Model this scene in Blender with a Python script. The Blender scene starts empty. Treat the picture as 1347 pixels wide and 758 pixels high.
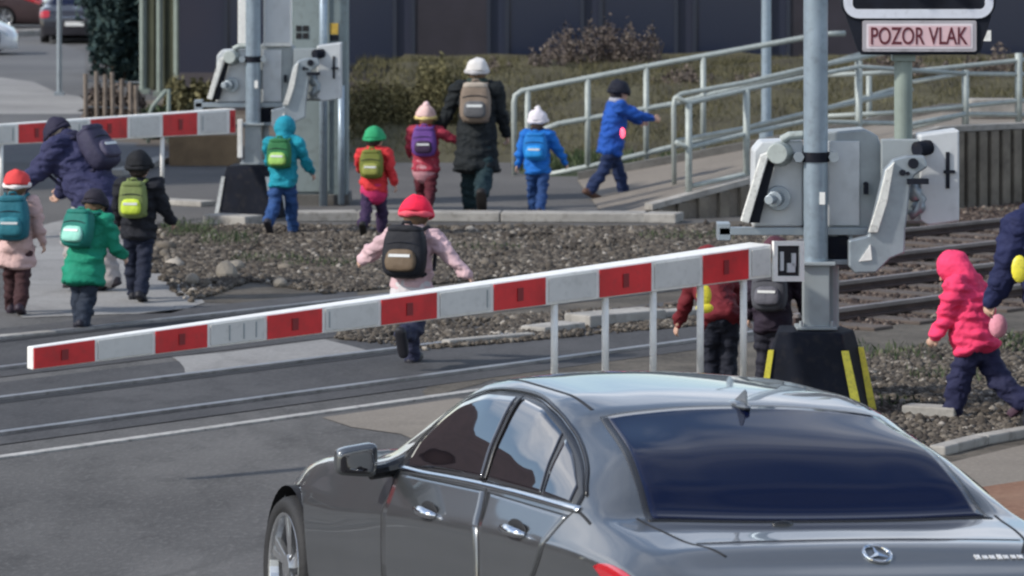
import bpy, bmesh, math, random
import numpy as np
from mathutils import Vector, Matrix, noise
from mathutils.bvhtree import BVHTree

random.seed(7)
RNG = np.random.RandomState(7)
scene = bpy.context.scene
COL = scene.collection
R = math.radians

# ------------------------------------------------------------------ camera
F_PX, HORIZON, CAM_H = 5500.0, -125.0, 3.25        # focal length and horizon row in photo pixels (1347 wide)
cam_data = bpy.data.cameras.new('camera')
cam = bpy.data.objects.new('camera', cam_data)
COL.objects.link(cam)
cam.location = (0, 0, CAM_H)
cam.rotation_euler = (R(90), 0, 0)
cam_data.sensor_width = 36.0
cam_data.lens = F_PX / 1347 * 36.0
cam_data.shift_y = -(379 - HORIZON) / 1347
cam_data.clip_start = 0.5
cam_data.clip_end = 2000
cam_data.dof.use_dof = True
cam_data.dof.focus_distance = 20.5
cam_data.dof.aperture_fstop = 7.0
scene.camera = cam

# ------------------------------------------------------------------ sky and sun
SUN_EL, SUN_AZ = R(36), R(-112)       # azimuth measured from +Y towards +X: light comes from the left, a little behind
world = bpy.data.worlds.new('World')
scene.world = world
world.use_nodes = True
wn, wl = world.node_tree.nodes, world.node_tree.links
wn.clear()
w_out = wn.new('ShaderNodeOutputWorld')
w_bg = wn.new('ShaderNodeBackground')
w_sky = wn.new('ShaderNodeTexSky')
w_sky.sky_type = 'NISHITA'
w_sky.sun_disc = False
w_sky.sun_elevation = SUN_EL
w_sky.sun_rotation = SUN_AZ
w_sky.air_density = 1.0
w_sky.dust_density = 0.6
w_tc = wn.new('ShaderNodeTexCoord')
w_map = wn.new('ShaderNodeMapping')
w_map.inputs['Scale'].default_value = (1.0, 1.0, 2.4)
w_noise = wn.new('ShaderNodeTexNoise')
w_noise.inputs['Scale'].default_value = 2.6
w_noise.inputs['Detail'].default_value = 7
w_noise.inputs['Roughness'].default_value = 0.55
w_ramp = wn.new('ShaderNodeValToRGB')
w_ramp.color_ramp.elements[0].position = 0.43
w_ramp.color_ramp.elements[1].position = 0.66
w_mix = wn.new('ShaderNodeMix')
w_mix.data_type = 'RGBA'
wl.new(w_tc.outputs['Generated'], w_map.inputs['Vector'])
wl.new(w_map.outputs['Vector'], w_noise.inputs['Vector'])
wl.new(w_noise.outputs['Fac'], w_ramp.inputs['Fac'])
w_sep = wn.new('ShaderNodeSeparateXYZ'); w_mr = wn.new('ShaderNodeMapRange'); w_mul = wn.new('ShaderNodeMath'); w_mul.operation = 'MULTIPLY'
w_mr.inputs['From Min'].default_value = 0.45; w_mr.inputs['From Max'].default_value = 0.72; w_mr.inputs['To Min'].default_value = 1.0; w_mr.inputs['To Max'].default_value = 0.25
wl.new(w_tc.outputs['Generated'], w_sep.inputs[0]); wl.new(w_sep.outputs['Z'], w_mr.inputs['Value'])
wl.new(w_ramp.outputs['Color'], w_mul.inputs[0]); wl.new(w_mr.outputs[0], w_mul.inputs[1]); wl.new(w_mul.outputs[0], w_mix.inputs[0])
wl.new(w_sky.outputs['Color'], w_mix.inputs[6])
w_mix.inputs[7].default_value = (8.2, 8.4, 8.9, 1)       # sunlit cloud
wl.new(w_mix.outputs[2], w_bg.inputs['Color'])
w_bg.inputs['Strength'].default_value = 0.11
wl.new(w_bg.outputs['Background'], w_out.inputs['Surface'])

sun_data = bpy.data.lights.new('sun', 'SUN')
sun_data.energy = 2.5
sun_data.angle = R(3)
sun_data.color = (1.0, 0.95, 0.88)
sun = bpy.data.objects.new('sun', sun_data)
COL.objects.link(sun)
sd = Vector((math.sin(SUN_AZ) * math.cos(SUN_EL), math.cos(SUN_AZ) * math.cos(SUN_EL), math.sin(SUN_EL)))
sun.rotation_euler = sd.to_track_quat('Z', 'Y').to_euler()

scene.view_settings.view_transform = 'Standard'
scene.view_settings.look = 'None'
scene.view_settings.exposure = 0.75
scene.view_settings.gamma = 1.0
scene.cycles.filter_width = 2.2

# ------------------------------------------------------------------ helpers
def G(px, py, z=0.0):
    """photo pixel -> point on the horizontal plane at height z"""
    Y = F_PX * (CAM_H - z) / (py - HORIZON)
    return Vector(((px - 673.5) / F_PX * Y, Y, z))

def at(px, py, Y):
    return Vector(((px - 673.5) / F_PX * Y, Y, CAM_H - (py - HORIZON) * Y / F_PX))

def empty(name, loc=(0, 0, 0), rz=0.0):
    o = bpy.data.objects.new(name, None)
    COL.objects.link(o)
    o.location = loc
    o.rotation_euler = (0, 0, rz)
    o.empty_display_size = 0.2
    return o

def tag(o, label=None, cat=None, group=None, kind=None):
    if label: o['label'] = label
    if cat: o['category'] = cat
    if group: o['group'] = group
    if kind: o['kind'] = kind
    return o

def thing(name, label, cat, loc=(0, 0, 0), rz=0.0, group=None):
    return tag(empty(name, loc, rz), label, cat, group)

def kids_of(o):
    return [c for c in bpy.data.objects if c.parent == o]

def copy_tree(o, parent=None):
    c = o.copy()
    COL.objects.link(c)
    c.parent = parent
    for ch in kids_of(o):
        copy_tree(ch, c)
    return c

def link_mesh(name, me, mat, parent=None, smooth=False):
    o = bpy.data.objects.new(name, me)
    COL.objects.link(o)
    if mat is not None:
        for m in (mat if isinstance(mat, (list, tuple)) else [mat]):
            me.materials.append(m)
    if smooth:
        me.polygons.foreach_set('use_smooth', [True] * len(me.polygons))
    if parent is not None:
        o.parent = parent
    return o

def basis_from(d):
    d = Vector(d).normalized()
    up = Vector((0, 0, 1)) if abs(d.z) < 0.95 else Vector((0, 1, 0))
    s = d.cross(up).normalized()
    return d, s, s.cross(d).normalized()

class MB:
    """collects simple solids and links them as one mesh object"""
    def __init__(self):
        self.v, self.f, self.m = [], [], []
    def add(self, vs, fs, mi=0):
        n = len(self.v)
        self.v += [tuple(p) for p in vs]
        self.f += [tuple(i + n for i in q) for q in fs]
        self.m += [mi] * len(fs)
        return self
    def box(self, c, s, rot=None, mi=0, taper=1.0):
        hx, hy, hz = s[0] / 2, s[1] / 2, s[2] / 2
        vs = []
        for z in (-1, 1):
            k = taper if z > 0 else 1.0
            for x, y in ((-1, -1), (1, -1), (1, 1), (-1, 1)):
                vs.append(Vector((x * hx * k, y * hy * k, z * hz)))
        if rot is not None:
            M = rot.to_matrix() if not isinstance(rot, Matrix) else rot
            vs = [M @ p for p in vs]
        vs = [p + Vector(c) for p in vs]
        return self.add(vs, [(0, 3, 2, 1), (4, 5, 6, 7), (0, 1, 5, 4), (1, 2, 6, 5), (2, 3, 7, 6), (3, 0, 4, 7)], mi)
    def box2(self, a, b, mi=0):
        a, b = Vector(a), Vector(b)
        return self.box((a + b) / 2, [abs(x) for x in (b - a)], mi=mi)
    def tube(self, pts, r, n=12, mi=0, caps=True):
        pts = [Vector(p) for p in pts]
        rs = r if isinstance(r, (list, tuple)) else [r] * len(pts)
        vs, fs = [], []
        prev = None
        for i, p in enumerate(pts):
            a = pts[max(i - 1, 0)]; b = pts[min(i + 1, len(pts) - 1)]
            d, s, u = basis_from(b - a)
            if prev is not None:
                s = (prev - prev.dot(d) * d)
                s = s.normalized() if s.length > 1e-6 else basis_from(d)[1]
                u = s.cross(d).normalized()
            prev = s
            for k in range(n):
                t = 2 * math.pi * k / n
                vs.append(p + (s * math.cos(t) + u * math.sin(t)) * rs[i])
        for i in range(len(pts) - 1):
            for k in range(n):
                a = i * n + k; b = i * n + (k + 1) % n
                fs.append((a, b, b + n, a + n))
        if caps:
            fs.append(tuple(range(n - 1, -1, -1)))
            fs.append(tuple((len(pts) - 1) * n + k for k in range(n)))
        return self.add(vs, fs, mi)
    def cyl(self, a, b, r, n=20, r2=None, mi=0):
        return self.tube([a, b], [r, r if r2 is None else r2], n, mi)
    def prism(self, poly, depth_vec, mi=0):
        """closed polygon (3D points, any plane) pushed along depth_vec"""
        n = len(poly); d = Vector(depth_vec)
        vs = [Vector(p) for p in poly] + [Vector(p) + d for p in poly]
        fs = [tuple(range(n)), tuple(range(2 * n - 1, n - 1, -1))]
        for i in range(n):
            j = (i + 1) % n
            fs.append((i, i + n, j + n, j))
        return self.add(vs, fs, mi)
    def sphere(self, c, r, n=14, mi=0, sc=(1, 1, 1)):
        vs, fs = [], []
        m = n // 2
        for i in range(m + 1):
            a = math.pi * i / m
            for k in range(n):
                t = 2 * math.pi * k / n
                vs.append(Vector(c) + Vector((r * sc[0] * math.sin(a) * math.cos(t), r * sc[1] * math.sin(a) * math.sin(t), r * sc[2] * math.cos(a))))
        for i in range(m):
            for k in range(n):
                k2 = (k + 1) % n
                fs.append((i * n + k, (i + 1) * n + k, (i + 1) * n + k2, i * n + k2))
        return self.add(vs, fs, mi)
    def mesh(self, name):
        me = bpy.data.meshes.new(name)
        me.from_pydata(self.v, [], self.f)
        me.polygons.foreach_set('material_index', self.m)
        bm = bmesh.new(); bm.from_mesh(me)
        bmesh.ops.remove_doubles(bm, verts=bm.verts, dist=1e-6)
        bmesh.ops.recalc_face_normals(bm, faces=bm.faces)
        bm.to_mesh(me); bm.free()
        return me
    def build(self, name, mat, parent=None, smooth=False, bevel=0.0, seg=2):
        o = link_mesh(name, self.mesh(name), mat, parent, smooth)
        if bevel:
            b = o.modifiers.new('bevel', 'BEVEL')
            b.width = bevel; b.segments = seg; b.limit_method = 'ANGLE'; b.angle_limit = R(35)
            if hasattr(b, 'harden_normals'): pass
        return o

# ------------------------------------------------------------------ materials
def mat(name, col, rough=0.6, metal=0.0, spec=0.5, coat=0.0, coat_rough=0.05, var=0.0, vscale=4.0, bump=0.0, bscale=40.0,
        emit=None, estr=0.0, col2=None, detail=5.0, dirt=0.0, alpha=None):
    m = bpy.data.materials.new(name)
    m.use_nodes = True
    nt = m.node_tree; N, L = nt.nodes, nt.links
    b = N['Principled BSDF']
    b.inputs['Base Color'].default_value = (*col, 1)
    b.inputs['Roughness'].default_value = rough
    b.inputs['Metallic'].default_value = metal
    b.inputs['Specular IOR Level'].default_value = spec
    b.inputs['Coat Weight'].default_value = coat
    b.inputs['Coat Roughness'].default_value = coat_rough
    if emit:
        b.inputs['Emission Color'].default_value = (*emit, 1)
        b.inputs['Emission Strength'].default_value = estr
    if var or col2 or bump or dirt:
        tc = N.new('ShaderNodeTexCoord')
    if var or col2:
        nz = N.new('ShaderNodeTexNoise'); nz.inputs['Scale'].default_value = vscale; nz.inputs['Detail'].default_value = detail
        nz.inputs['Roughness'].default_value = 0.6
        L.new(tc.outputs['Object'], nz.inputs['Vector'])
        rp = N.new('ShaderNodeValToRGB')
        rp.color_ramp.elements[0].position = 0.32; rp.color_ramp.elements[1].position = 0.68
        c2 = col2 if col2 else tuple(min(1, c * (1 + var)) for c in col)
        c1 = col if col2 else tuple(c * (1 - var) for c in col)
        rp.color_ramp.elements[0].color = (*c1, 1); rp.color_ramp.elements[1].color = (*c2, 1)
        L.new(nz.outputs['Fac'], rp.inputs['Fac'])
        L.new(rp.outputs['Color'], b.inputs['Base Color'])
        src = rp.outputs['Color']
        if dirt:
            n2 = N.new('ShaderNodeTexNoise'); n2.inputs['Scale'].default_value = vscale * 4.3; n2.inputs['Detail'].default_value = 8
            L.new(tc.outputs['Object'], n2.inputs['Vector'])
            r2 = N.new('ShaderNodeValToRGB'); r2.color_ramp.elements[0].position = 0.52; r2.color_ramp.elements[1].position = 0.72
            L.new(n2.outputs['Fac'], r2.inputs['Fac'])
            mx = N.new('ShaderNodeMix'); mx.data_type = 'RGBA'
            mm = N.new('ShaderNodeMath'); mm.operation = 'MULTIPLY'; mm.inputs[1].default_value = dirt
            L.new(r2.outputs['Color'], mm.inputs[0]); L.new(mm.outputs[0], mx.inputs[0])
            L.new(src, mx.inputs[6]); mx.inputs[7].default_value = (0.06, 0.05, 0.04, 1)
            L.new(mx.outputs[2], b.inputs['Base Color'])
    if bump:
        nb = N.new('ShaderNodeTexNoise'); nb.inputs['Scale'].default_value = bscale; nb.inputs['Detail'].default_value = 6
        L.new(tc.outputs['Object'], nb.inputs['Vector'])
        bp = N.new('ShaderNodeBump'); bp.inputs['Strength'].default_value = bump; bp.inputs['Distance'].default_value = 0.02
        L.new(nb.outputs['Fac'], bp.inputs['Height'])
        L.new(bp.outputs['Normal'], b.inputs['Normal'])
    return m

def island_mat(name, stops, rough=0.85, spec=0.3):
    """every separate little piece of the mesh takes its own colour"""
    m = bpy.data.materials.new(name); m.use_nodes = True
    N, L = m.node_tree.nodes, m.node_tree.links
    b = N['Principled BSDF']; b.inputs['Roughness'].default_value = rough; b.inputs['Specular IOR Level'].default_value = spec
    g = N.new('ShaderNodeNewGeometry'); rp = N.new('ShaderNodeValToRGB')
    while len(rp.color_ramp.elements) < len(stops): rp.color_ramp.elements.new(0.5)
    for e, (p, c) in zip(rp.color_ramp.elements, stops):
        e.position = p; e.color = (*c, 1)
    L.new(g.outputs['Random Per Island'], rp.inputs['Fac'])
    L.new(rp.outputs['Color'], b.inputs['Base Color'])
    return m

def ground_mat(name, c1, c2, grain=0.28, scale=0.5, fine=60, bump=0.35, rough=0.9, crack=0.0, stain=0.35, stretch=(1, 1, 1)):
    m = bpy.data.materials.new(name); m.use_nodes = True
    N, L = m.node_tree.nodes, m.node_tree.links
    b = N['Principled BSDF']; b.inputs['Roughness'].default_value = rough; b.inputs['Specular IOR Level'].default_value = 0.3
    tc = N.new('ShaderNodeTexCoord'); mp = N.new('ShaderNodeMapping'); mp.inputs['Scale'].default_value = stretch
    L.new(tc.outputs['Object'], mp.inputs['Vector'])
    def nz(s, d=6, r=0.6):
        n = N.new('ShaderNodeTexNoise'); n.inputs['Scale'].default_value = s; n.inputs['Detail'].default_value = d; n.inputs['Roughness'].default_value = r
        L.new(mp.outputs['Vector'], n.inputs['Vector']); return n
    big, mid, sm = nz(scale), nz(scale * 6, 8, 0.7), nz(fine, 3)
    rp = N.new('ShaderNodeValToRGB'); rp.color_ramp.elements[0].position = 0.35; rp.color_ramp.elements[1].position = 0.65
    rp.color_ramp.elements[0].color = (*c1, 1); rp.color_ramp.elements[1].color = (*c2, 1)
    L.new(big.outputs['Fac'], rp.inputs['Fac'])
    cur = rp.outputs['Color']
    def blend(fac_socket, colour, amount, mode='MIX', lo=0.5, hi=0.7):
        nonlocal cur
        r = N.new('ShaderNodeValToRGB'); r.color_ramp.elements[0].position = lo; r.color_ramp.elements[1].position = hi
        L.new(fac_socket, r.inputs['Fac'])
        mu = N.new('ShaderNodeMath'); mu.operation = 'MULTIPLY'; mu.inputs[1].default_value = amount
        L.new(r.outputs['Color'], mu.inputs[0])
        mx = N.new('ShaderNodeMix'); mx.data_type = 'RGBA'; mx.blend_type = mode
        L.new(mu.outputs[0], mx.inputs[0]); L.new(cur, mx.inputs[6]); mx.inputs[7].default_value = (*colour, 1)
        cur = mx.outputs[2]
    blend(mid.outputs['Fac'], tuple(c * 0.55 for c in c1), stain)
    blend(sm.outputs['Fac'], tuple(min(1, c * 1.6) for c in c2), grain, lo=0.5, hi=0.7)
    if crack:
        v = N.new('ShaderNodeTexVoronoi'); v.feature = 'DISTANCE_TO_EDGE'; v.inputs['Scale'].default_value = 0.45
        wv = N.new('ShaderNodeTexNoise'); wv.inputs['Scale'].default_value = 1.6; wv.inputs['Detail'].default_value = 5
        L.new(mp.outputs['Vector'], wv.inputs['Vector'])
        ad = N.new('ShaderNodeMix'); ad.data_type = 'RGBA'; ad.inputs[0].default_value = 0.35
        L.new(mp.outputs['Vector'], ad.inputs[6]); L.new(wv.outputs['Color'], ad.inputs[7])
        L.new(ad.outputs[2], v.inputs['Vector'])
        r = N.new('ShaderNodeValToRGB'); r.color_ramp.elements[0].position = 0.0; r.color_ramp.elements[1].position = 0.018
        r.color_ramp.elements[0].color = (1, 1, 1, 1); r.color_ramp.elements[1].color = (0, 0, 0, 1)
        L.new(v.outputs['Distance'], r.inputs['Fac'])
        mu = N.new('ShaderNodeMath'); mu.operation = 'MULTIPLY'; mu.inputs[1].default_value = crack
        L.new(r.outputs['Color'], mu.inputs[0])
        mx = N.new('ShaderNodeMix'); mx.data_type = 'RGBA'
        L.new(mu.outputs[0], mx.inputs[0]); L.new(cur, mx.inputs[6]); mx.inputs[7].default_value = (*[c * 0.4 for c in c1], 1)
        cur = mx.outputs[2]
    L.new(cur, b.inputs['Base Color'])
    bp = N.new('ShaderNodeBump'); bp.inputs['Strength'].default_value = bump; bp.inputs['Distance'].default_value = 0.015
    L.new(sm.outputs['Fac'], bp.inputs['Height']); L.new(bp.outputs['Normal'], b.inputs['Normal'])
    return m

M = {}
M['galv'] = mat('galvanised_steel', (0.30, 0.34, 0.37), 0.42, 0.55, var=0.14, vscale=4, dirt=0.12)
M['galv_pole'] = mat('blue_grey_pole', (0.30, 0.37, 0.43), 0.38, 0.35, var=0.14, vscale=5, dirt=0.2)
M['pale_grey'] = mat('pale_grey_housing', (0.50, 0.52, 0.53), 0.45, 0.05, var=0.10, vscale=2.2, dirt=0.14)
M['mid_grey'] = mat('mid_grey_housing', (0.28, 0.31, 0.32), 0.5, 0.1, var=0.12, vscale=2.2, dirt=0.14)
M['green_grey'] = mat('green_grey_cabinet', (0.19, 0.235, 0.24), 0.5, 0.0, var=0.10, vscale=3, dirt=0.3)
M['light_bar'] = mat('weathered_white_bar', (0.62, 0.62, 0.58), 0.5, 0.0, var=0.14, vscale=10, dirt=0.45)
M['black'] = mat('black_plastic', (0.009, 0.011, 0.018), 0.7, 0.0, spec=0.2, var=0.3, vscale=8)
M['navy_cover'] = mat('dark_navy_plastic', (0.006, 0.008, 0.015), 0.75, 0.0, spec=0.2, var=0.25, vscale=4, dirt=0.2)
M['yellow_strip'] = mat('yellow_reflective', (0.75, 0.66, 0.05), 0.4, 0.0, var=0.12, vscale=14, dirt=0.4)
M['white_paint'] = mat('white_paint', (0.76, 0.75, 0.71), 0.42, 0.0, var=0.06, vscale=5, dirt=0.16)
M['white_panel'] = mat('white_reflective_panel', (0.56, 0.55, 0.52), 0.5, 0.0, var=0.06, vscale=5, dirt=0.14)
M['red_panel'] = mat('red_reflective_panel', (0.56, 0.020, 0.024), 0.38, 0.0, var=0.22, vscale=4, dirt=0.18)
M['rubber'] = mat('rubber', (0.015, 0.015, 0.016), 0.75, bump=0.2, bscale=60)
M['dark_hole'] = mat('dark_recess', (0.008, 0.008, 0.010), 0.8)
M['chrome'] = mat('chrome', (0.78, 0.80, 0.82), 0.12, 1.0)
M['rail_top'] = mat('worn_rail_steel', (0.26, 0.255, 0.26), 0.42, 0.7, var=0.25, vscale=3, dirt=0.4)
M['rail_side'] = mat('rusty_rail', (0.050, 0.030, 0.026), 0.8, 0.1, var=0.35, vscale=6, bump=0.3, bscale=30)
M['concrete'] = mat('light_concrete', (0.30, 0.285, 0.26), 0.9, var=0.22, vscale=3, bump=0.25, bscale=35, dirt=0.4)
M['concrete_dark'] = mat('grimy_concrete', (0.13, 0.125, 0.115), 0.92, var=0.3, vscale=2.5, bump=0.3, bscale=30, dirt=0.5)
M['handrail'] = mat('handrail_steel', (0.34, 0.375, 0.355), 0.55, 0.2, var=0.12, vscale=6, dirt=0.3)
# ------------------------------------------------------------------ the setting
M['rail_dull'] = mat('dull_rail_head', (0.16, 0.14, 0.135), 0.5, 0.4, var=0.3, vscale=3)
asphalt = ground_mat('asphalt', (0.064, 0.062, 0.061), (0.120, 0.116, 0.112), scale=0.45, fine=30, crack=0.25, stain=0.65, stretch=(1, 0.45, 1))
asphalt_dark = ground_mat('dark_asphalt', (0.040, 0.040, 0.043), (0.072, 0.071, 0.073), scale=0.7, fine=30, stain=0.6, stretch=(1, 0.5, 1))
path_mat = ground_mat('path_asphalt', (0.075, 0.072, 0.070), (0.110, 0.105, 0.100), scale=0.35, fine=40, stain=0.3)
tan_mat = ground_mat('sandy_paving', (0.155, 0.135, 0.112), (0.215, 0.19, 0.16), scale=0.4, fine=30, stain=0.3)
soil = ground_mat('brown_soil', (0.085, 0.066, 0.052), (0.14, 0.12, 0.095), scale=0.8, fine=25, stain=0.5, bump=0.7)
ballast_base = ground_mat('ballast_bed', (0.050, 0.043, 0.035), (0.12, 0.105, 0.085), scale=1.4, fine=22, stain=0.55, bump=1.0)
grey_pave = ground_mat('pale_paving', (0.19, 0.185, 0.18), (0.27, 0.265, 0.255), scale=0.5, fine=30, stain=0.4, crack=0.2)
grass_m = ground_mat('rough_grass', (0.030, 0.045, 0.018), (0.06, 0.07, 0.03), scale=1.2, fine=18, stain=0.4, bump=1.0)
rust_m = ground_mat('rusty_ground', (0.16, 0.075, 0.045), (0.22, 0.13, 0.085), scale=0.8, fine=25, stain=0.4)
stone_m = island_mat('track_stone', [(0.0, (0.034, 0.028, 0.023)), (0.35, (0.060, 0.050, 0.040)), (0.7, (0.098, 0.083, 0.067)), (0.94, (0.155, 0.135, 0.11)), (1.0, (0.33, 0.30, 0.26))])

def sheet(name, pts, z, material, nsub=0, kind='structure', rough_edge=0.0):
    """flat polygon on the ground from photo pixels"""
    z *= 0.35
    P = [G(x, y, z) for x, y in pts]
    if rough_edge:
        Q = []
        for i, p in enumerate(P):
            q = P[(i + 1) % len(P)]
            n = max(1, int((q - p).length / 0.35))
            for k in range(n):
                r = p.lerp(q, k / n)
                d = noise.noise(Vector((r.x * 1.7, r.y * 1.1, 3.0))) * rough_edge
                Q.append(Vector((r.x + d, r.y + d * 1.4, z)))
        P = Q
    me = bpy.data.meshes.new(name)
    me.from_pydata([tuple(p) for p in P], [], [tuple(range(len(P)))])
    bm = bmesh.new(); bm.from_mesh(me)
    for f in bm.faces:
        if f.normal.z < 0: f.normal_flip()
    bmesh.ops.triangulate(bm, faces=bm.faces)
    bm.to_mesh(me); bm.free()
    o = link_mesh(name, me, material)
    if kind: o['kind'] = kind
    return o

g = MB(); g.add([(-500, -60, 0), (500, -60, 0), (500, 1200, 0), (-500, 1200, 0)], [(0, 1, 2, 3)])
tag(g.build('ground', asphalt), kind='structure')

VPX = 5200.0
def rail_y(y0, x):                     # row of a line that runs along the track, known by its row y0 at x = 0
    return y0 + (HORIZON - y0) * x / VPX

def band(name, y0a, y0b, x0, x1, z, material, kind='structure'):
    return sheet(name, [(x0, rail_y(y0a, x0)), (x1, rail_y(y0a, x1)), (x1, rail_y(y0b, x1)), (x0, rail_y(y0b, x0))], z, material, kind=kind)

# ballast zone on the right of the crossing, the dark crossing deck over it
sheet('track_bed', [(560, 524), (640, 500), (900, 560), (1130, 640), (1347, 600), (1600, 585), (1600, 255), (1347, 268), (850, 297), (205, 294), (222, 330), (268, 398), (430, 402), (470, 418), (420, 440), (560, 466)], 0.008, ballast_base, rough_edge=0.25)
band('crossing_deck', 585, 503, -500, 1040, 0.016, asphalt_dark)
band('crossing_deck', 496, 432, -500, 470, 0.014, asphalt_dark)
band('crossing_deck', 478, 440, 455, 1040, 0.018, asphalt_dark)
sheet('path', [(-60, 300), (-60, 215), (640, 205), (900, 205), (850, 288), (640, 286), (300, 284), (215, 292)], 0.010, path_mat)
sheet('path', [(30, 418), (38, 300), (90, 288), (210, 295), (232, 340), (270, 398), (225, 412)], 0.014, grey_pave, rough_edge=0.12)
sheet('path', [(225, 470), (300, 463), (420, 447), (500, 463), (400, 474), (245, 492)], 0.022, grey_pave, rough_edge=0.08)
sheet('path', [(430, 548), (600, 524), (700, 540), (640, 600), (520, 572)], 0.012, tan_mat, rough_edge=0.15)
sheet('path', [(1120, 640), (1347, 585), (1500, 560), (1500, 620), (1347, 640), (1200, 665)], 0.014, tan_mat, rough_edge=0.1)
sheet('soil_patch', [(1150, 660), (1347, 632), (1500, 615), (1500, 720), (1347, 740), (1100, 740)], 0.018, rust_m, rough_edge=0.2)
sheet('road_far', [(-60, 215), (-60, 60), (60, 48), (112, 70), (112, 130), (215, 160), (215, 213)], 0.006, ground_mat('far_asphalt', (0.085, 0.085, 0.088), (0.125, 0.125, 0.125), scale=0.2, fine=20, crack=0.1))
sheet('verge', [(112, 140), (240, 128), (640, 128), (1100, 140), (1100, 208), (640, 208), (300, 212), (120, 180)], 0.012, soil, rough_edge=0.3)
sheet('verge', [(690, 232), (690, 200), (900, 190), (1060, 170), (1060, 205), (835, 232)], 0.016, grass_m, rough_edge=0.2)
sheet('pavement', [(-60, 150), (-60, 98), (0, 102), (45, 108), (75, 122), (110, 128), (110, 150)], 0.012, grey_pave)
# kerbs (real steps)
def kerb(pts, w, h, material, name='kerb'):
    P = [G(x, y, 0) for x, y in pts]
    b = MB()
    for i in range(len(P) - 1):
        a, c = P[i], P[i + 1]
        n = max(1, int((c - a).length / 1.0))
        d = (c - a) / n
        dn = d.normalized(); s = Vector((-dn.y, dn.x, 0)) * w / 2
        for k in range(n):
            p, q = a + d * k + dn * 0.006, a + d * (k + 1) - dn * 0.006
            b.add([p - s, q - s, q + s, p + s, p - s + Vector((0, 0, h)), q - s + Vector((0, 0, h)), q + s + Vector((0, 0, h)), p + s + Vector((0, 0, h))],
                  [(0, 3, 2, 1), (4, 5, 6, 7), (0, 1, 5, 4), (1, 2, 6, 5), (2, 3, 7, 6), (3, 0, 4, 7)])
    o = b.build(name, material, bevel=0.012); o['kind'] = 'structure'
    return o
kerb([(278, 294), (335, 297)], 0.30, 0.10, M['concrete'])
kerb([(378, 291), (470, 290), (850, 292), (895, 293)], 0.34, 0.10, M['concrete'])
kerb([(128, 268), (205, 268), (275, 272)], 0.25, 0.06, M['concrete'])
kerb([(-20, 448), (70, 440)], 0.12, 0.03, M['concrete'])
kerb([(1232, 600), (1290, 585), (1360, 573), (1500, 545)], 0.11, 0.06, M['concrete'])
kerb([(1190, 548), (1262, 552)], 0.16, 0.08, M['concrete'])
kerb([(-60, 50), (66, 46)], 0.5, 0.14, M['concrete'])
kerb([(150, 232), (180, 226), (215, 214)], 0.20, 0.08, M['concrete'])
# concrete blocks between the tracks and the near edge of the crossing
kerb([(700, 440), (755, 433)], 0.24, 0.06, M['concrete'])
kerb([(758, 431), (860, 422)], 0.30, 0.10, M['concrete'])
kerb([(862, 421), (985, 411)], 0.18, 0.07, M['concrete'])
kerb([(585, 456), (700, 446)], 0.10, 0.05, M['concrete'])

# rails: flush steel in the crossing deck, raised rail on sleepers beyond it
def rail(y0, flush_to=1045, x_start=-700):
    t = thing('rail', None, None)
    t['kind'] = 'structure'
    def seg(xa, xb, z0, z1, w, m, name, dz=0.0):
        a, b_ = G(xa, rail_y(y0, xa), 0), G(xb, rail_y(y0, xb), 0)
        d = (b_ - a).normalized(); s = Vector((-d.y, d.x, 0)) * w / 2
        bb = MB()
        bb.add([a - s + Vector((0, 0, z0)), b_ - s + Vector((0, 0, z0)), b_ + s + Vector((0, 0, z0)), a + s + Vector((0, 0, z0)),
                a - s + Vector((0, 0, z1)), b_ - s + Vector((0, 0, z1)), b_ + s + Vector((0, 0, z1)), a + s + Vector((0, 0, z1))],
               [(0, 3, 2, 1), (4, 5, 6, 7), (0, 1, 5, 4), (1, 2, 6, 5), (2, 3, 7, 6), (3, 0, 4, 7)])
        o = bb.build(name, m, t); o['kind'] = 'structure'
        return o
    seg(x_start, flush_to, 0.0, 0.026, 0.075, M['rail_top'], 'rail_head')
    a0 = 0.0
    seg(flush_to, 2600, 0.085, 0.115, 0.065, M['rail_dull'], 'rail_head')
    seg(flush_to, 2600, 0.045, 0.085, 0.02, M['rail_side'], 'rail_web')
    seg(flush_to, 2600, 0.028, 0.045, 0.14, M['rail_side'], 'rail_foot')
    return t
rails = [rail(y0) for y0 in (573, 527, 487, 447)]
def groove(y0, w=0.07, z=0.0085):
    a, b_ = G(-700, rail_y(y0, -700)), G(1045, rail_y(y0, 1045))
    d = (b_ - a).normalized(); s = Vector((-d.y, d.x, 0)) * w / 2
    bb = MB(); zz = Vector((0, 0, z))
    bb.add([a - s + zz, b_ - s + zz, b_ + s + zz, a + s + zz], [(0, 1, 2, 3)])
    o = bb.build('flange_groove', M['dark_hole']); o['kind'] = 'structure'
for y0 in (569, 531, 483.5, 450.5): groove(y0, 0.09)
# pale strip along the near edge of the deck
def strip(y0, w, z, m, x0=-700, x1=560, name='edge_strip'):
    a, b_ = G(x0, rail_y(y0, x0)), G(x1, rail_y(y0, x1))
    d = (b_ - a).normalized(); s = Vector((-d.y, d.x, 0)) * w / 2
    bb = MB()
    bb.prism([a - s, b_ - s, b_ + s, a + s], (0, 0, z))
    o = bb.build(name, m); o['kind'] = 'structure'
strip(603, 0.085, 0.012, mat('worn_white_line', (0.36, 0.35, 0.33), 0.8, var=0.25, vscale=5, dirt=0.6), x1=640)

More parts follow.
